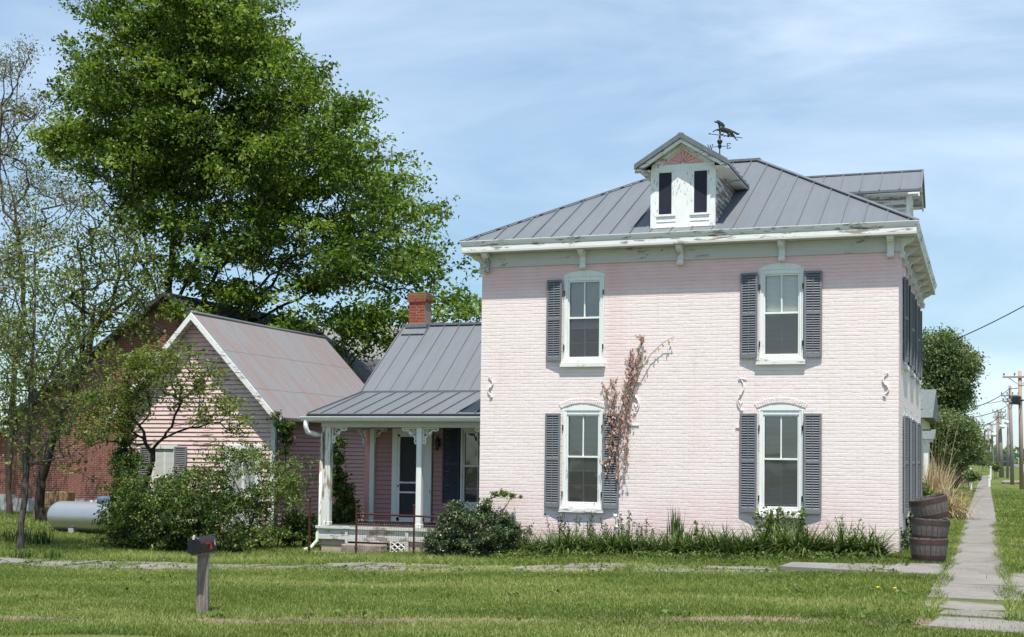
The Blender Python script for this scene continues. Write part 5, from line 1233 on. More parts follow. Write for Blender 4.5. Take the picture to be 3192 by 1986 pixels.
def shrub(name, label, cat, base, sph, ntips, per, sig, size, leaf, bark='bark_m', tip=.004, shell=.5, tone=.5, tvar=.25, stems=6, group=None, step=.2, up=.5, keep=None, spread=.2, aspect=.55, clump=0, cs=.12):
    b = np.array([base[0], base[1], G(base[0], base[1])-.03]); c = (sph[:, :3]*sph[:, 3:4]).sum(0)/sph[:, 3].sum()
    gd = [[b, b+np.array([0, 0, .12])]]
    for i in range(stems):
        s0 = b+np.array([rng.normal()*spread, rng.normal()*spread*.6, .03]); k = rng.integers(len(sph)); gd.append([s0, (s0*2+sph[k, :3])/3+[0, 0, .1], sph[k, :3]])
    return tree(name, label, cat, gd, sph, ntips, per, sig, size, leaf, bark, group, tip=tip, shell=shell, tone=tone, tvar=tvar, step=step, up=up, wood_name='stems', crown_name='foliage', keep=keep, jit=.02, rmax=.03, aspect=aspect, clump=clump, cs=cs)
ab = lambda tips: tips[:, 2] > gh(tips[:, 0], tips[:, 1])+.04
shrub('bush', 'broad dark bush sprawling before the pink gabled outbuilding', 'bush', at(420, 1290, .6), sph_px([(330, 1245, 72), (420, 1262, 66), (510, 1272, 62), (590, 1280, 48), (275, 1300, 38), (325, 1180, 55), (395, 1170, 48), (300, 1120, 30, .6), (470, 1215, 55), (560, 1225, 45), (280, 1240, 38), (640, 1270, 30)], .6, .55, 3), 1300, 22, .075, .075, 'lf_bush', tone=.5, tvar=.3, keep=ab, stems=14, spread=.9, clump=11, cs=.22)
shrub('leafy_shrub', 'tall loose shrub with fresh light shoots between bush and porch', 'shrub', at(600, 1280, 1.3), sph_px([(470, 1140, 42), (540, 1130, 45), (600, 1120, 40), (650, 1140, 45), (690, 1150, 38), (610, 1190, 55), (520, 1190, 50), (680, 1200, 40), (575, 1070, 22), (525, 1075, 18), (700, 1100, 20), (620, 1070, 16), (490, 1085, 18)], 1.3, .45, 3), 760, 13, .07, .068, 'lf_bush_l', tip=.0032, clump=9, cs=.2, tone=.6, keep=ab, stems=16, spread=.7, shell=.2)
shrub('ivy_covered_stump', 'narrow ivy covered trunk at the left corner of the outbuilding', 'ivy', at(292, 1270, 3.3), sph_px([(300, 1000, 16), (295, 1040, 20), (292, 1080, 24), (300, 1120, 26), (292, 1160, 26), (290, 1200, 28), (300, 960, 12), (318, 1090, 18)], 3.3, .2, 3), 420, 22, .07, .075, 'lf_bush', tone=.38, keep=ab, stems=4, spread=.05)
shrub('bush', 'dense dark bush at the house corner beside the porch', 'bush', at(1140, 1320, -.85), sph_px([(1060, 1278, 42), (1115, 1258, 52), (1175, 1262, 50), (1222, 1280, 38), (1095, 1215, 26), (1150, 1222, 28), (1205, 1235, 24), (1035, 1305, 24), (1245, 1300, 24), (1130, 1300, 45), (1190, 1305, 40), (1080, 1240, 30)], -.85, .35, 3), 1150, 24, .05, .055, 'lf_holly', clump=8, cs=.10, tone=.45, tvar=.28, keep=ab, stems=12, spread=.6)
shrub('climbing_sprig', 'bright leafy sprig reaching up the pink wall behind the bush', 'vine', at(1150, 1290, -.25), sph_px([(1150, 1215, 14), (1158, 1190, 10), (1175, 1173, 9), (1195, 1170, 11), (1215, 1174, 9), (1235, 1180, 6)], -.25, .05, 2), 90, 7, .035, .06, 'lf_bush_l', tone=.6, stems=3, spread=.03, shell=.1)
shrub('climbing_vine', 'vine with sunlit yellow green leaves climbing beside the porch post', 'vine', at(810, 1250, 2.7), sph_px([(803, 1050, 14), (800, 1085, 17), (803, 1125, 20), (815, 1165, 24), (822, 1205, 26), (800, 1225, 28), (790, 1160, 18), (835, 1235, 18)], 2.7, .3, 3), 420, 18, .06, .075, 'lf_bush', tone=.55, tvar=.3, stems=5, spread=.1)
shrub('corner_ivy', 'dark ivy hanging round the gutter at the outbuilding corner', 'ivy', (at(672, 1100, 3.85)[0]+.1, 3.8), sph_px([(655, 985, 12), (668, 1005, 14), (676, 1025, 14), (683, 1045, 12), (690, 1010, 9), (676, 1070, 8)], 3.8, .12, 2), 150, 18, .05, .065, 'lf_bush', tone=.35, stems=2, spread=.03)
shrub('bush', 'low green bush in the shade between outbuilding and porch', 'bush', at(720, 1290, 2.0), sph_px([(700, 1235, 26), (735, 1240, 24), (720, 1262, 28), (690, 1265, 26), (745, 1270, 20)], 2.0, .4, 3), 320, 16, .07, .07, 'lf_bush', tone=.45, keep=ab, stems=6, spread=.3)

# dead brown vine on the facade
vr = thing('dead_vine', 'dead brown vine with curled leaves hanging on the facade beside the left window', 'vine', (-5.4, -.06, 1.3))
stems_px = [[(1466, 1130), (1462, 1080), (1470, 1020), (1480, 950), (1500, 880), (1530, 795)], [(1440, 1125), (1447, 1070), (1455, 1000), (1460, 940), (1450, 900)], [(1480, 1110), (1490, 1040), (1490, 960), (1512, 880), (1520, 840)], [(1470, 1020), (1440, 960), (1438, 925)], [(1495, 940), (1520, 880), (1545, 840), (1575, 812), (1600, 799)], [(1480, 1000), (1500, 930), (1498, 870), (1505, 835)]]
s = MB(); cs_ = []
for st in stems_px:
    pts = [at(a, b, -.07-random.uniform(0, .05)) for a, b in st]; s.tube(pts, list(np.linspace(.011, .004, len(pts))), 5, False)
    for a, b in zip(pts, pts[1:]):
        m = int(np.linalg.norm(b-a)/.028)
        wgt = .07 if st is not stems_px[4] or a[0] < -5 else .012
        cs_ += [a+(b-a)*random.random()+np.array([random.gauss(0, wgt), random.uniform(-.08, .02), random.gauss(-.02, .03)]) for _ in range(int(m*(2.6 if wgt > .05 else .9)))]
cs_ = []
for st in stems_px:
    thin = st is stems_px[4]
    pts = [at(a, b, -.07) for a, b in st]
    for a, b in zip(pts, pts[1:]):
        L_ = np.linalg.norm(b-a)
        for _ in range(int(L_/(.034 if not thin else .06))):
            p0 = a+(b-a)*random.random(); low = p0[2] < 2.7; hang = low and random.random() < .65
            tl = random.uniform(.06, .26) if not thin else random.uniform(.02, .07)
            d_ = np.array([random.gauss(.0, .42), random.gauss(-.25, .25), random.uniform(-1, -.3) if hang or thin else random.uniform(.5, 1.1)]); d_ /= np.linalg.norm(d_)
            p1 = p0+d_*tl; p1[1] = min(p1[1], -.02); s.tube([p0, (p0+p1)/2+np.array([0, -.01, .01]), p1], [.004, .003, .0015], 3, False)
            for _k in range(max(1, int(tl/.018))): f_ = random.random(); cs_.append(p0+(p1-p0)*f_+np.array([random.gauss(0, .008), random.gauss(0, .008), 0]))
obj('stems', s, M['vine_wood'], vr)
c = np.array(cs_); n = len(c); d = unit(np.stack([rng.normal(size=n)*.35, rng.normal(size=n)*.3, -np.ones(n)], 1)); sd_v = unit(np.cross(d, rng.normal(size=(n, 3)))); Ll = rng.uniform(.035, .075, (n, 1)); 
V = np.stack([c, c+d*Ll*.5+sd_v*Ll*.26, c+d*Ll, c+d*Ll*.5-sd_v*Ll*.26], 1).reshape(-1, 3); tn = np.repeat(np.clip(rng.random(n), 0, 1), 4)
npobj('dead_leaves', V, np.arange(n*4).reshape(-1, 4), M['lf_brown'], vr, attr=tn)

# ---- border plants
def strips(n, L0, w0, spread, lean=.9, up=1.0, r=.05, seg=5, droop=1.0, vary=.3):
    "n arching blades from the origin -> V, F, tone"
    Vs, Fs, T_ = [], [], []
    for i in range(n):
        a = rng.uniform(0, 2*math.pi); L_ = L0*rng.uniform(1-vary, 1+vary*.6); ln = lean*(.25+.75*rng.random()**.8) if lean > 1.5 else lean*rng.random()**.7; dirh = np.array([math.cos(a), math.sin(a), 0])
        p = np.array([rng.normal()*r, rng.normal()*r, 0]); th = ln*.5; perp = np.array([-dirh[1], dirh[0], 0]); w = w0*rng.uniform(.7, 1.2); tn_ = np.clip(rng.normal(.5, .22), 0, 1); o = len(Vs)*0
        rows = []
        for k in range(seg+1):
            t = k/seg; ww_ = w*(1-t**2.2)*.5+.0006; rows += [p-perp*ww_, p+perp*ww_]
            ang_ = th+droop*ln*1.5*t; p = p+(dirh*math.sin(ang_)*spread+np.array([0, 0, math.cos(ang_)*up]))*L_/seg
        b = sum(len(v) for v in Vs); Vs.append(np.array(rows)); T_ += [tn_]*len(rows)
        Fs += [(b+2*k, b+2*k+1, b+2*k+3, b+2*k+2) for k in range(seg)]
    return np.concatenate(Vs), np.array(Fs), np.array(T_)
def plant(name, label, cat, V, F, T_, m, loc, group, part='blades'):
    r = thing(name, label, cat, (0, 0, 0), group); npobj(part, V, F, M[m], r, attr=T_); r.location = loc; return r
GB = 'plants in the border along the facade'
protos = []
lily = [(1250, 'spilling at the left end against the dark bush'), (1292, 'second from the bush at the left end'), (1335, 'below the left side of the left window'), (1378, 'directly under the left window'), (1420, 'just left of the white vent pipe'), (1468, 'at the foot of the white vent pipe'), (1512, 'just right of the vent pipe'), (1556, 'between the vent pipe and the spiky plant'), (1602, 'around the spiky plant in the middle'), (1650, 'beside the round leaved plant'), (1700, 'in the middle stretch of the border'), (1748, 'left of the right hand window'), (1800, 'below the left shutter of the right window'), (1852, 'large one under the tall leafy plant'), (1905, 'below the right shutter of the right window'), (1955, 'third from the right end'), (2008, 'second from the right end'), (2065, 'at the right end near the house corner')]
for i, (px, where) in enumerate(lily):
    p = at(px, 1322, -1.15-.12*(i % 3)); loc = (p[0], p[1], G(p[0], p[1])-.01); lb = 'arching green daylily clump '+where
    sc = random.uniform(.85, 1.05)*(1.12 if px in (1852, 2008) else 1)*(.85 if px < 1300 or 1500 < px < 1560 else 1)
    if i < 4: V, F, T_ = strips(260, .80, .032, .95, lean=1.55, r=.14, droop=.95, up=.95); o = plant('daylily_clump', lb, 'plant', V, F, T_, 'lf_day', loc, GB); o.scale = (sc, sc, sc); protos.append(o)
    else: dup(protos[i % 4], loc, random.uniform(0, 6), sc, lb)
def leafystem(n, h, r, size, per=26, lean=.12):
    cs, Vw, Fw = [], [], []; m = MB()
    for i in range(n):
        x, y = rng.normal()*r, rng.normal()*r*.6; hh = h*rng.uniform(.6, 1.05); lx, ly = rng.normal()*lean, rng.normal()*lean
        m.tube([(x, y, 0), (x+lx*hh*.5, y+ly*hh*.5, hh*.5), (x+lx*hh, y+ly*hh, hh)], [.007, .005, .003], 4, False)
        k = int(per*hh/h)
        for j in range(k): t = .12+.88*j/k; cs.append([x+lx*hh*t+rng.normal()*.025*(1.3-t), y+ly*hh*t+rng.normal()*.03, hh*t])
    return m, np.array(cs)
def leafy(name, label, loc, n, h, r, size, m='lf_bush_l', per=26, each=2, tone=.4, aspect=.45, sig=.02, group=GB, up=.5):
    mb_, cs = leafystem(n, h, r, size, per); root = thing(name, label, 'plant', (0, 0, 0), group); obj('stems', mb_, M['bark_m'], root)
    V, F, T_ = leaves(cs, each, sig, size, tone, .2, 1, up, aspect); npobj('foliage', V, F, M[m], root, attr=T_); root.location = loc; return root
def bl(px, Y=-.5): p = at(px, 1300, Y); return (p[0], p[1], G(p[0], p[1]))
leafy('leafy_plant', 'upright twiggy leafy plant under the left shutter of the left window', bl(1325), 7, .86, .11, .055, 'lf_holly')
leafy('leafy_plant', 'dark leafy plant with several stems under the left window sill', bl(1395), 13, .86, .16, .055, 'lf_holly')
leafy('leafy_plant', 'thin leafy plant just left of the vent pipe', bl(1435), 6, .66, .08, .05, 'lf_holly')
leafy('leafy_plant', 'bushy dark leafy plant just right of the vent pipe', bl(1498), 15, .86, .15, .055, 'lf_holly')
leafy('leafy_plant', 'low leafy plant between the pipe and the spiky plant', bl(1545), 6, .55, .10, .055, 'lf_bush')
V, F, T_ = strips(60, .84, .036, .5, lean=.35, r=.06, droop=.5); plant('spiky_plant', 'spiky upright blade plant in the middle of the border', 'plant', V, F, T_, 'lf_day', bl(1603), GB)
leafy('leafy_plant', 'leafy plant with round leaves right of the spiky plant', bl(1655), 7, .66, .10, .09, 'lf_bush_l', per=9, each=1, aspect=.95)
leafy('leafy_plant', 'round leaved low plant in the middle of the border', bl(1735, -1.4), 12, .42, .20, .13, 'lf_bush_l', per=5, each=1, aspect=.95, tone=.7)
leafy('leafy_plant', 'round leaved light plant nearest the left window', bl(1365, -1.5), 9, .36, .12, .12, 'lf_bush_l', per=5, each=1, aspect=.95, tone=.75)
leafy('leafy_plant', 'tall dense broad leaved plant left of centre below the right window', bl(1838), 20, .90, .15, .10, 'lf_bush', per=20, each=2, tone=.6, sig=.03)
leafy('leafy_plant', 'tall broad leaved plant with pale tips below the right shutter', bl(1898), 12, .92, .11, .09, 'lf_bush_l', per=20, each=2, tone=.4, sig=.03)
leafy('leafy_plant', 'light feathery weed near the right end of the border', bl(2030), 12, .76, .18, .055, 'lf_bush_l', per=22, each=2, tone=.6)
leafy('leafy_plant', 'leafy weeds growing in the gap between the barrels and the side wall', (.2, .5, 0), 12, .45, .16, .08, 'lf_bush', per=14, group=None)
leafy('leafy_plant', 'tall weed climbing beside the side wall behind the barrels', (.17, 2.2, 0), 7, 1.0, .08, .10, 'lf_bush', per=18, group=None)
for j, (px, py, Y, l) in enumerate([(100, 1262, .2, 'tuft of iris blades behind the slender tree'), (15, 1270, 1.0, 'wide patch of iris blades at the left edge'), (50, 1330, -3.1, 'weedy blade tuft by the left end of the flagstones'), (130, 1330, -3.0, 'second weedy blade tuft by the left flagstones')]):
    V, F, T_ = strips(90 if j != 1 else 160, .42 if j < 2 else .26, .03, .6, lean=.8, r=.12 if j != 1 else .35); p = at(px, py, Y); plant('blade_tuft', l, 'plant', V, F, T_, 'lf_day', (p[0], p[1], G(p[0], p[1])-.02), None)
# dandelions
for px, py, l in ((2030, 1273, 'yellow dandelion near the sidewalk, right of the pair'), (1990, 1268, 'yellow dandelion near the sidewalk, left of the pair'), (1890, 1320, 'yellow dandelion at the foot of the border plants')):
    Yd = -7.4 if py < 1300 else -1.1; p = at(px if Yd < -2 else px, 1400, Yd); x_, y_ = (p[0]+.5 if Yd < -2 else p[0]), Yd
    s = MB().tube([(0, 0, 0), (0, 0, .07)], .003, 4).lathe([(0, .065), (.022, .075), (.016, .085), (0, .088)], n=9)
    o = obj('dandelion', s, M.setdefault('dandelion', mat('dandelion_yellow', (.75, .45, .01), .7)[0])); o.location = (x_, y_, G(x_, y_)); tag(o, l, 'flower', 'dandelions in the grass')

# ---- lawn
def vnoise(x, y, s, seed):
    r_ = np.random.default_rng(seed); o_ = np.zeros_like(x)
    for k in range(7):
        a = r_.uniform(0, 2*math.pi); f = s*r_.uniform(.5, 1.9); o_ += np.sin((x*math.cos(a)+y*math.sin(a))*f+r_.uniform(0, 6.3))
    return o_/7
def blades(n, y0, y1, hmin, hmax, w, dens=None, xr=None, lean=.5, tone0=.42):
    y = rng.uniform(y0, y1, n)
    t_ = (y-CAM[1]); 
    lo = np.array([at(-40, 1250, q)[0] for q in (y0, y1)]); hi = np.array([at(2470, 1250, q)[0] for q in (y0, y1)])
    fr = (y-y0)/(y1-y0); xa, xb = lo[0]+(lo[1]-lo[0])*fr, hi[0]+(hi[1]-hi[0])*fr
    if xr: xa = np.maximum(xa, xr[0]); xb = np.minimum(xb, xr[1])
    x = xa+(xb-xa)*rng.random(n)
    k = np.ones(n, bool)
    if dens: k &= rng.random(n) < dens(x, y)
    x, y = x[k], y[k]; n = len(x)
    z = gh(x, y); h = rng.uniform(hmin, hmax, n)*(1+.25*vnoise(x, y, 2.2, 5)); a = rng.uniform(0, 2*math.pi, n); ww_ = w*rng.uniform(.6, 1.3, n)
    dx, dy = np.cos(a), np.sin(a); l = rng.normal(size=(n, 2))*lean*h[:, None]
    B0 = np.stack([x-dx*ww_/2, y-dy*ww_/2, z-.004], 1); B1 = np.stack([x+dx*ww_/2, y+dy*ww_/2, z-.004], 1); T0 = np.stack([x+l[:, 0], y+l[:, 1], z+h], 1)
    V = np.stack([B0, B1, T0], 1).reshape(-1, 3)
    tn_ = tone0+.55*vnoise(x*.3, y*1.3, 1.5, 11)+.25*vnoise(x*.8, y*1.6, 4., 12)+rng.normal(size=n)*.12
    return V, np.repeat(np.clip(tn_, 0, 1), 3)
def lawn_mask(x, y):
    d = np.ones_like(x)
    d[(x > SX0-.02) & (x < SX1+.02) & (y > -9)] = .0
    d[(x > .86) & (x < 2.65) & (y > -4.75) & (y < -3.6)] = 0; d[(x > .86) & (x < 2.5) & (y > -6.75) & (y < -4.75)] = 0.02; d[(x > .86) & (x < 1.98) & (y > -7.75) & (y < -6.7)] = .0
    d[(x > .82) & (x < 1.9) & (y > -10.9) & (y < -7.75)] *= .12
    d[(x > -1.5) & (x < .9) & (y > -4.33) & (y < -3.2)] = .0; d[(x > .1) & (x < .9) & (y > -3.3) & (y < -2.3)] = .0
    ov = vnoise(x, y, 3.0, 33)
    for cx, cy, rx, ry, dz in WALKP:
        k_ = (np.abs(x-cx) < rx) & (np.abs(y-cy) < ry+.03) & (ov < .02+dz*4); d[k_] = .0
    strip = (x < -1.4) & (y > -4.75) & (y < -2.9); d[strip] *= .55
    e = -11.1+.13*(x+3.7)+.55*vnoise(x, y*.5, 1.7, 3); d *= 1-.93*np.exp(-((y-e)/.30)**2)*np.clip(.75+1.3*vnoise(x, y*.6, 1.3, 44), 0, 1)
    d[(x > XL+.1) & (x < 0.02) & (y > -.03) & (y < D)] = 0; d[(x > -12.6) & (x < XL+.2) & (y > .3) & (y < 7.6)] = 0
    d[(x > -3.0) & (x < .93) & (y > 24.3) & (y < 26)] = 0
    for cx, cy, rx, ry in [(2.35, -.4, .28, .8), (2.5, -2.3, .3, .8), (2.2, 3.8, .3, .5), (2.4, -1.5, .2, .4), (-5.5, -11.45, 1.0, .16), (-9, -11.9, .9, .2), (-12.7, -1.9, .6, .3)]:
        q = ((x-cx)/rx)**2+((y-cy)/ry)**2; d[q < 1] *= .25
    d *= .72+.28*np.clip(.5+1.2*vnoise(x, y, 3., 8), 0, 1)
    return d
parts = [blades(360000, -13.2, -4.0, .026, .058, .013, lawn_mask), blades(160000, -4.3, 4, .035, .075, .016, lambda x, y: lawn_mask(x, y)*(x < .9)),
         blades(45000, -4.3, 12, .035, .075, .018, lambda x, y: lawn_mask(x, y), xr=(-.1, 9)), blades(60000, 12, 60, .05, .10, .035, lawn_mask, xr=(-3, 14)), blades(30000, 4, 14, .05, .12, .03, lawn_mask, xr=(-40, -13)),
         blades(16000, -4.95, -4.4, .04, .09, .013, lambda x, y: (x < -.2)*.6, lean=.7), blades(22000, -4.6, -3.0, .05, .13, .013, lambda x, y: (x < .8)*(vnoise(x, y, 3.2, 71) > .22), lean=.8), blades(18000, -3.15, -2.3, .06, .15, .014, lambda x, y: (x < -.8)*(.35+.6*np.clip(vnoise(x, y, 2.5, 21)*3, 0, 1)), lean=.8),
         blades(34000, -2.6, -.9, .05, .14, .015, lambda x, y: ((x > -17) & (x < -.1))*.75, lean=.8), blades(5000, -1.1, .3, .06, .18, .015, lambda x, y: ((x > -12.9) & (x < -9.3))*1.0, lean=.8),
         blades(2600, -8.5, -3.5, .04, .13, .013, lambda x, y: (x > .8)*(x < 2.6)*(np.abs(((y+3.63) % 1.04)-.0) < .1)*.8, lean=.7), blades(22000, -10, 14, .04, .11, .014, lambda x, y: ((np.abs(x-SX0+.02) < .09+.07*np.sin(y*2.1)**3)+(np.abs(x-SX1) < .10+.08*np.sin(y*1.7+1)**3))*1., xr=(.85, 1.95), lean=.7)]
V = np.concatenate([p[0] for p in parts]); T_ = np.concatenate([p[1] for p in parts])
tag(npobj('grass', V, np.arange(len(V)).reshape(-1, 3), M['grassb'], attr=T_), 'mown lawn grass with patchy dry streaks', None, kind='stuff')
# clover-like weeds and litter along the walk
cen = []
for _ in range(520):
    x = random.uniform(-19, .5); yy_ = random.choice([random.gauss(-2.7, .25), random.gauss(-4.5, .12), random.gauss(-3.8, .5), random.gauss(-2.0, .3)]); cen.append((x, yy_, G(x, yy_)+.035))
for _ in range(380):
    x = random.uniform(-15, .8); yy_ = random.uniform(-11.5, -5); x += -.35*(yy_+8); 
    if x < .8 and math.sin(x*1.7+yy_*.6)+math.sin(yy_*2.3-x*.4) > .5: cen.append((x, yy_, G(x, yy_)+.03))
for _ in range(800):
    x = random.uniform(-7.2, -.3); yy_ = random.gauss(-1.8, .2); cen.append((x, yy_, G(x, yy_)+random.uniform(.03, .15)))
V, F, T_ = leaves(np.array(cen), 9, .06, .055, .4, .25, .35, 1.2, .8)
tag(npobj('weeds', V, F, M['lf_bush_l'], attr=T_), 'small broad leaved weeds creeping over the flagstones', None, kind='stuff')
n = 9000; x = rng.uniform(-16, 2.4, n); y = np.where(rng.random(n) < .6, rng.normal(-3.2, .6, n), rng.normal(-11.3, .7, n)); m_ = rng.random(n) < .18; x[m_] = rng.uniform(.9, 1.9, m_.sum()); y[m_] = rng.uniform(-10, 8, m_.sum()); m2 = rng.random(n) < .4; x[m2] = rng.uniform(-13, 1, m2.sum()); y[m2] = rng.uniform(-12, -4.6, m2.sum())
c = np.stack([x, y, gh(x, y)+.045], 1); d = unit(np.stack([rng.normal(size=n), rng.normal(size=n), rng.normal(size=n)*.15], 1)); s_ = unit(np.cross(d, [0, 0, 1.]))
Ll = rng.uniform(.015, .06, (n, 1)); V = np.stack([c-d*Ll/2, c+s_*.003, c+d*Ll/2, c-s_*.003], 1).reshape(-1, 3)
tag(npobj('dry_litter', V, np.arange(n*4).reshape(-1, 4), M['lf_tan'], attr=np.repeat(rng.random(n)*.6, 4)), 'dry straw and dead stalks scattered over path and soil', None, kind='stuff')

# ------------------------------------------------------------------ down the sidewalk
# dead ornamental grass clumps
def drygrass(label, loc, n, L_, lean, w=.018, spread=1.2):
    V, F, T_ = strips(n, L_, w, spread, lean=lean, r=.22, seg=6, droop=1.0); return plant('dry_grass_clump', label, 'dry grass', V, F, T_, 'lf_tan', loc, 'dead ornamental grass beside the sidewalk', 'stalks')
drygrass('upright clump of dead reddish grass close to the side wall', (-.1, 17.4, -.02), 420, 1.75, .55)
drygrass('drooping clump of pale straw grass bent towards the sidewalk', (.38, 15.9, -.02), 420, 1.35, 1.5)
drygrass('few tall bare stalks rising above the dead grass', (.05, 18.3, .3), 16, 3.0, .35, .02)
shrub('bush', 'green bush at the foot of the dead grass', 'bush', (-.05, 15.6), np.array([[-.1, 15.6, .35, .42, 1], [.25, 15.5, .22, .3, 1], [-.3, 15.5, .8, .3, 1.], [.65, 17.2, .25, .3, 1]]), 260, 18, .08, .09, 'lf_bush_l', tone=.4, keep=ab, stems=5)
yh = thing('yellow_house', 'pale yellow house with grey green roof and white porch column beyond the dead grass', 'house', (-3.5, 34, 0))
s = MB().box(-8, -.95, 30.4, 38, -.2, 3.6); obj('wall', s, M['yellow'], yh)
s = MB().prism([(29.9, 3.52), (38.5, 3.52), (34.2, 4.9)], -8.4, -.52, 'x'); obj('roof', s, M['roof_g'], yh); 
s = MB().prism([(28.4, 2.62), (30.39, 2.62), (30.39, 3.05)], -6, -.40, 'x'); obj('porch_roof', s, M['roof_g'], yh)
s = MB(); 
for xx in (-.72, -2.6, -4.5): s.box(xx-.09, xx+.09, 28.6, 28.78, 0, 2.5)
s.box(-6, -.45, 28.5, 28.62, 2.5, 2.62); obj('porch_column', s, M['white'], yh)
# trees beyond
def fartree(label, Y, lst, tips, per, size, base, leaf='lf_far', tone=.45, grp='trees beyond the house on the right'):
    sp = sph_px(lst, Y, 1.5, 3); b = onground(np.array(base)); c = sp[:, :3].mean(0)
    gd = [[b, (b+c)/2, c]]
    return tree('far_tree', label, 'tree', gd, sp, int(tips*1.3), int(per*1.7), .26, size*.62, leaf, 'bark', grp, tip=.018, shell=.3, tone=tone, step=.8, rmin=.02)
fartree('tall round topped tree beyond the yellow house', 46, [(2225, 830, 38), (2262, 838, 38), (2290, 862, 28), (2205, 870, 42), (2250, 890, 48), (2225, 940, 45), (2262, 940, 30), (2200, 810, 22), (2240, 800, 18), (2298, 875, 22), (2312, 850, 10), (2275, 905, 35), (2272, 950, 34), (2255, 985, 36), (2215, 985, 34)], 620, 26, .24, (-1.2, 46, 0), tone=.35)
fartree('middle height bushy tree behind the brown fence', 42, [(2225, 1010, 45), (2262, 1020, 35), (2240, 1060, 45), (2200, 1040, 30), (2280, 1050, 28), (2292, 1015, 24), (2303, 1045, 16)], 420, 26, .22, (-.8, 42, 0), tone=.55)
fartree('tree row tapering away behind the fence', 62, [(2290, 1030, 26), (2300, 1065, 28), (2312, 1045, 14), (2275, 1085, 22), (2322, 1080, 12)], 260, 24, .26, (-.4, 62, 0), tone=.4)
def farbush(label, px, py, r, Y, n=120):
    sp = sph_px([(px, py, r), (px-r*.6, py+r*.2, r*.7), (px+r*.6, py+r*.2, r*.7)], Y, .4, 2); p = at(px, py, Y)
    return shrub('bush', label, 'bush', (p[0], p[1]), sp, n, 14, .14, .16, 'lf_far', stems=4, group='far bushes along the sidewalk', step=.4, keep=ab)
farbush('dark bush in front of the brown fence', 2282, 1117, 12, 66); farbush('bush right of the white post', 2306, 1128, 10, 55); farbush('low bush at the far end of the fence', 2262, 1108, 12, 70)
farbush('rounded bush right of the sidewalk far away', 2362, 1107, 9, 105); farbush('far bush where the sidewalk vanishes', 2338, 1090, 9, 150, 90); farbush('hazy far bush below the distant poles', 2348, 1083, 12, 190, 90); farbush('farthest bush beside the trees', 2325, 1092, 14, 110, 120)
st = thing('bare_snag', 'bare leafless stubby tree sticking up beyond the bushes', 'tree', tuple(at(2332, 1095, 120)))
s = MB()
for pts in ([(2335, 1095), (2336, 1060), (2337, 1022)], [(2335, 1080), (2344, 1045)], [(2334, 1085), (2347, 1062), (2352, 1043)], [(2326, 1090), (2325, 1050), (2325, 1025)]): s.tube([at(a, b, 120) for a, b in pts], [.16, .12, .08][:len(pts)], 6)
obj('limbs', s, M['bark_m'], st)
fb = MB(); x0_, y0_ = at(2232, 1110, 70)[0], 70; x1_, y1_ = at(2300, 1110, 84)[0], 84
for i in range(46):
    t = i/46; xx, yy_ = x0_+(x1_-x0_)*t, y0_+(y1_-y0_)*t; g_ = G(xx, yy_); fb.box(xx, xx+(x1_-x0_)/48+.02, yy_, yy_+.28, g_-.1, g_+1.25+.04*math.sin(i*1.7))
fe2 = thing('board_fence', 'brown board fence far down the sidewalk', 'fence', (x0_, y0_, 0)); obj('boards', fb, M['fenceb'], fe2)
for px, py0, py1, Y, l in ((2304, 1113, 1132, 58, 'thin white post left of the sidewalk'), (2348, 1131, 1142, 70, 'short white post at the right edge of the sidewalk'), (2351, 1108, 1116, 100, 'small far white marker post right of the sidewalk')):
    a, b = at(px, py0, Y), at(px, py1, Y); s = MB().box(-.07, .07, -.05, .05, -.1, a[2]-G(a[0], Y)).lathe([(.09, 0), (.09, .04), (0, .08)], (0, 0, a[2]-G(a[0], Y)), 8); o = obj('marker_post', s, M['white']); o.location = (a[0], Y, G(a[0], Y)); tag(o, l, 'post', 'white posts along the sidewalk')
rk = thing('rock_pile', 'small pile of rocks at the foot of the second pole', 'rocks', (3.3, 84, G(3.3, 84)))
for i in range(5):
    s = MB().lathe([(0, 0), (.3, .02), (.34, .14), (.22, .26), (0, .3)], (3.0+i*.33, 84+.2*(i % 2), G(3.3, 84)-.02), 7); obj('rock', s, M['stone'], rk)

# utility poles
def pole(label, px, Y, ptop, lean=0, arms=(), r=(.16, .11), m='polew', grp='utility poles down the street'):
    b = at(px, 1130, Y); b[2] = G(b[0], Y); t = at(ptop[0], ptop[1], Y)
    root = thing('utility_pole', label, 'utility pole', tuple(b), grp)
    obj('pole_shaft', MB().tube([b-np.array([0, 0, .3]), (b+t)/2, t], [r[0], (r[0]+r[1])/2, r[1]], 10), M[m], root, smooth=True)
    for (x0, x1, py, both) in arms:
        z = at(ptop[0], py, Y)[2]; q = b+(t-b)*(z-b[2])/(t[2]-b[2]); a0, a1 = at(x0, py, Y)[0], at(x1, py, Y)[0]
        s = MB().box(a0, a1, Y-.17, Y-.06, z-.06, z+.06).tube([(a0+(q[0]-a0)*.35, Y-.1, z-.05), (q[0], Y-.1, z-.55)], .025, 4).tube([(a1+(q[0]-a1)*.35, Y-.1, z-.05), (q[0], Y-.1, z-.55)], .025, 4)
        ar = obj('crossarm', s, M[m], root)
        s = MB()
        for f in (.04, .35, .65, .96): s.lathe([(.02, 0), (.02, .08), (.06, .1), (.06, .16), (.03, .2), (0, .22)], (a0+(a1-a0)*f, Y-.115, z+.06), 7)
        obj('insulator', s, M['iron'], ar)
    return root
pA = pole('nearest tan wooden pole with a single wide crossarm', 2425, 64, (2420, 880), arms=[(2379, 2461, 895, 1)], m='polet', r=(.15, .11))
pB = pole('dark pole with two short crossarms beside the tan pole', 2402.5, 80, (2396.5, 915), arms=[(2375, 2418, 939, 1), (2379, 2412, 953, 1)], r=(.15, .11))
pC = pole('slim grey pole behind the dark pole', 2390.5, 108, (2393.5, 958), arms=[], r=(.13, .09))
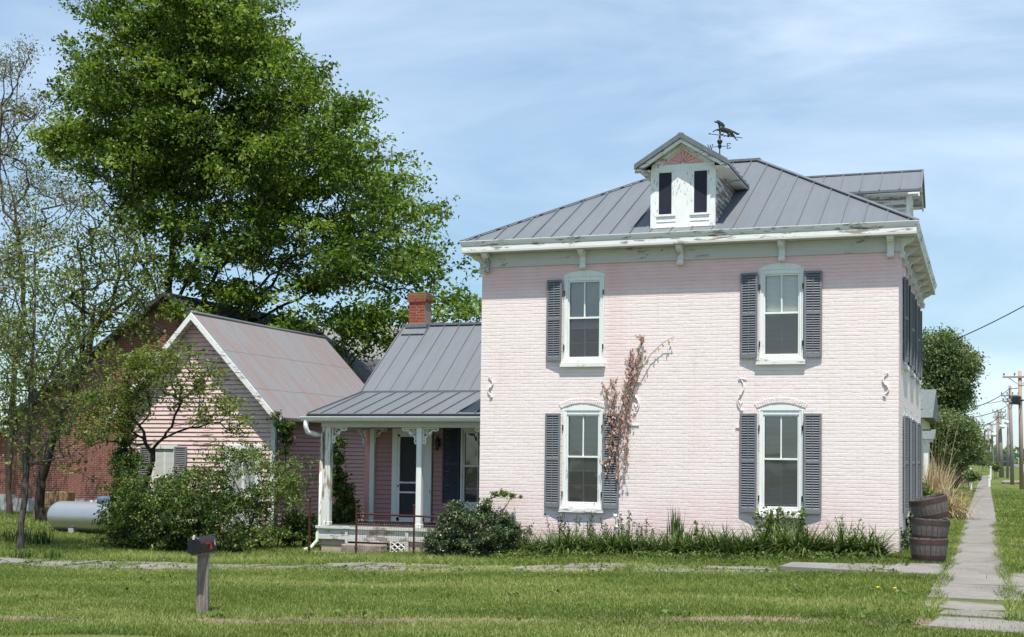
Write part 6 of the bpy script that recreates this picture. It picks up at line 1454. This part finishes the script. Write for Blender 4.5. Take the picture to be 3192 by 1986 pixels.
pD = pole('thick leaning grey pole with double crossarms', 2377, 112, (2371, 975), arms=[(2355, 2387, 978, 1), (2360, 2388, 988, 1)], r=(.25, .16))
pE = pole('grey pole just behind the thick leaning one', 2366, 150, (2367.5, 985), arms=[(2356, 2384, 991.5, 1)], r=(.2, .14))
pF = pole('leaning far pole with one crossarm', 2356.7, 185, (2352.8, 1006), arms=[(2343, 2364, 1007.5, 1)], r=(.2, .14))
pG = pole('far pole with high crossarm, left of the farthest two', 2343.5, 215, (2343.5, 1030), arms=[(2336, 2352, 1034, 1)], r=(.2, .15))
pH = pole('farthest pole, tall, right of the farthest two', 2346.5, 225, (2345.2, 1015.5), arms=[(2334, 2357, 1019, 1)], r=(.2, .15))
def boxy(label, name, cat, px, py, Y, w, h, m, parts=()):
    p = at(px, py, Y); o = thing(name, label, cat, tuple(p)); return o, p
o, p = boxy('square black floodlight mounted on the tan pole', 'floodlight', 'lamp', 2411.6, 950, 63.9, .4, .45, 'iron')
s = MB().prism([(-.28, -.25), (.28, -.3), (.3, .28), (-.26, .3)], -.12, .12, 'y').box(.28, .5, -.04, .04, -.05, .05).xform(Matrix.Translation(Vector(p))); obj('housing', s, M['iron'], o, bevel=.03)
s = MB().box(-.2, .2, -.135, -.122, -.18, .2).xform(Matrix.Translation(Vector(p))); obj('lens', s, M['void'], o)
for px, py, Y, l in ((2388.9, 1001, 107.5, 'white street lamp on the slim grey pole'), (2378.4, 1011, 111.5, 'round white street lamp on the thick pole'), (2359.9, 1030, 184.5, 'tiny white street lamp on the leaning far pole')):
    p = at(px, py, Y); o = thing('street_lamp', l, 'lamp', tuple(p), 'street lamps on the poles'); k = Y/110
    s = MB().lathe([(0, -.28), (.22, -.2), (.3, 0), (.12, .12), (0, .14)], n=12).xform(Matrix.Translation(Vector(p)) @ Matrix.Scale(k, 4)); obj('globe', s, M['lamp'], o, smooth=True)
    s = MB().tube([(.0, 0, .12), (-.1 if px > 2380 else -.3, 0, .3), (-.8*0-.5, 0, .35)], .03, 5).xform(Matrix.Translation(Vector(p)) @ Matrix.Scale(k, 4)); obj('arm', s, M['iron'], o)
for px, py, Y, l, h in ((2411, 1081, 92, 'green street name sign on a thin post right of the dark pole', 3.2), (2361, 1078, 160, 'tiny far green street name sign', 3.0)):
    p = at(px, py, Y); g_ = G(p[0], Y); o = thing('street_sign', l, 'sign', (p[0], Y, g_), 'green street name signs'); obj('post', MB().tube([(p[0]-.2, Y, g_), (p[0]-.2, Y, p[2]+.2)], .04, 6), M['polew'], o); obj('sign_blade', MB().box(p[0]-.15, p[0]+.85*Y/110, Y-.02, Y+.02, p[2]-.13, p[2]+.13), M['green_sign'], o)
# wires
def wire(label, pts, r, sag=0, cat='cable'):
    a, b = np.array(pts[0], float), np.array(pts[-1], float)
    if len(pts) == 2: P_ = [a+(b-a)*t-np.array([0, 0, sag*4*t*(1-t)]) for t in np.linspace(0, 1, 22)]
    else: P_ = pts
    o = obj('cable', MB().tube(P_, r, 5, False), M['wire'], smooth=True); return tag(o, label, cat, 'overhead cables on the right')
A0 = at(2187, 850, 8.2); A0[0] = .06; A0 = np.array([.06, 8.3, 4.42])
wire('heavy black service cable rising from the side wall to the right edge', [A0, at(2430, 665, 5.2)+np.array([.0, 0, 0])*1, ][:2] and [A0+(np.array([9.4, -4.2, 10.2])-A0)*t-np.array([0, 0, .9*4*t*(1-t)]) for t in np.linspace(0, 1, 30)], .012)
wire('black drip loop hanging from the side wall bracket', [A0, A0+[.05, -.02, -.12], A0+[.03, 0, -.3], A0+[-.02, 0, -.42]], .011)
wire('thick cable crossing from the yellow house to the dark pole', [at(2187, 972, 31), at(2397, 921, 80)], .028, .6)
wire('cable continuing from the dark pole over the right edge', [at(2397, 921, 80), at(2440, 905, 60)], .028, .2)
wire('thin cable running from the trees to the slim pole', [at(2290, 993, 60), at(2393, 962, 108)], .028, .2)
wire('upper faint cable from the trees to the thick pole', [at(2303, 1009, 70), at(2371, 990, 112)], .025, .3)
wire('lower faint cable from the trees to the thick pole', [at(2308, 1014, 72), at(2366, 992, 150)], .028, .3)
wire('short cable with an end weight hanging left of the dark pole', [at(2341, 957, 80), at(2396, 944, 80)], .02, .1)
# the two vehicles
def vehicle(name, label, cat, loc, m, kind, rz=0):
    root = thing(name, label, cat, (0, 0, 0), 'vehicles in the side street')
    L_, W_ = 4.6, 1.8
    if kind == 'car': prof = [(-2.3, .35), (2.3, .35), (2.3, .75), (2.1, .85), (1.2, .95), (.6, 1.42), (-.9, 1.45), (-1.7, .98), (-2.3, .9)]; cab = [(1.1, .97), (.58, 1.36), (-.85, 1.39), (-1.5, 1.0)]
    else: prof = [(-2.4, .5), (2.4, .5), (2.4, 1.05), (1.2, 1.15), (.8, 1.8), (-.7, 1.85), (-.8, 1.15), (-2.4, 1.15)]; cab = [(1.1, 1.18), (.75, 1.72), (-.6, 1.75), (-.65, 1.2)]
    obj('body', MB().prism(prof, -W_/2, W_/2, 'x'), M[m], root, bevel=.08)
    obj('side_window', MB().prism(cab, -W_/2-.01, W_/2+.01, 'x'), M['void'], root)
    obj('windscreen', MB().box(-.7, .7, prof[3 if kind == 'car' else 2][0]-1.35, prof[3 if kind == 'car' else 2][0]-1.2, 1.0, 1.33) if kind == 'car' else MB().box(-.7, .7, .9, 1.1, 1.2, 1.6), M['void'], root)
    for sx in (-1, 1):
        for sy in (-1, 1):
            w_ = obj('wheel', MB().lathe([(.0, -.1), (.32, -.1), (.33, 0), (.32, .1), (0, .1)], (sx*(W_/2-.08), sy*1.4, .33), 16, 'x'), M['rubber'], root); obj('rim', MB().lathe([(0, -.11), (.18, -.11), (.18, .11), (0, .11)], (sx*(W_/2-.08), sy*1.4, .33), 12, 'x'), M['galv'], w_)
        obj('headlight', MB().box(sx*.55-.15, sx*.55+.15, -L_/2-.03, -L_/2+.05, .6, .75), M['lamp'], root)
    root.location = loc; root.rotation_euler = (0, 0, rz); return root
p = at(2422, 1128, 92); vehicle('parked_car', 'silver car seen low at the right edge behind the poles', 'car', (p[0]+1.0, 95, G(p[0], 95)+.05), 'carw', 'car')
p = at(2384, 1100, 165); vehicle('parked_truck', 'dark pickup truck far away between the grey poles', 'truck', (p[0]+.2, 168, G(p[0], 168)+.05), 'carp', 'truck')
# distant tree line on the horizon
cen = []
for i in range(900):
    a = random.uniform(-1.0, .5); dd = random.uniform(500, 900); xx, yy_ = 1.5+dd*math.sin(a), -24+dd*math.cos(a); cen.append((xx, yy_, 1.2+random.uniform(0, 5)))
V, F, T_ = leaves(np.array(cen), 16, 3.5, 3.0, .45, .2, .6, .5, .8)
tag(npobj('far_woods', V, F, M['lf_far'], attr=T_), 'low distant band of trees on the horizon', None, kind='stuff')
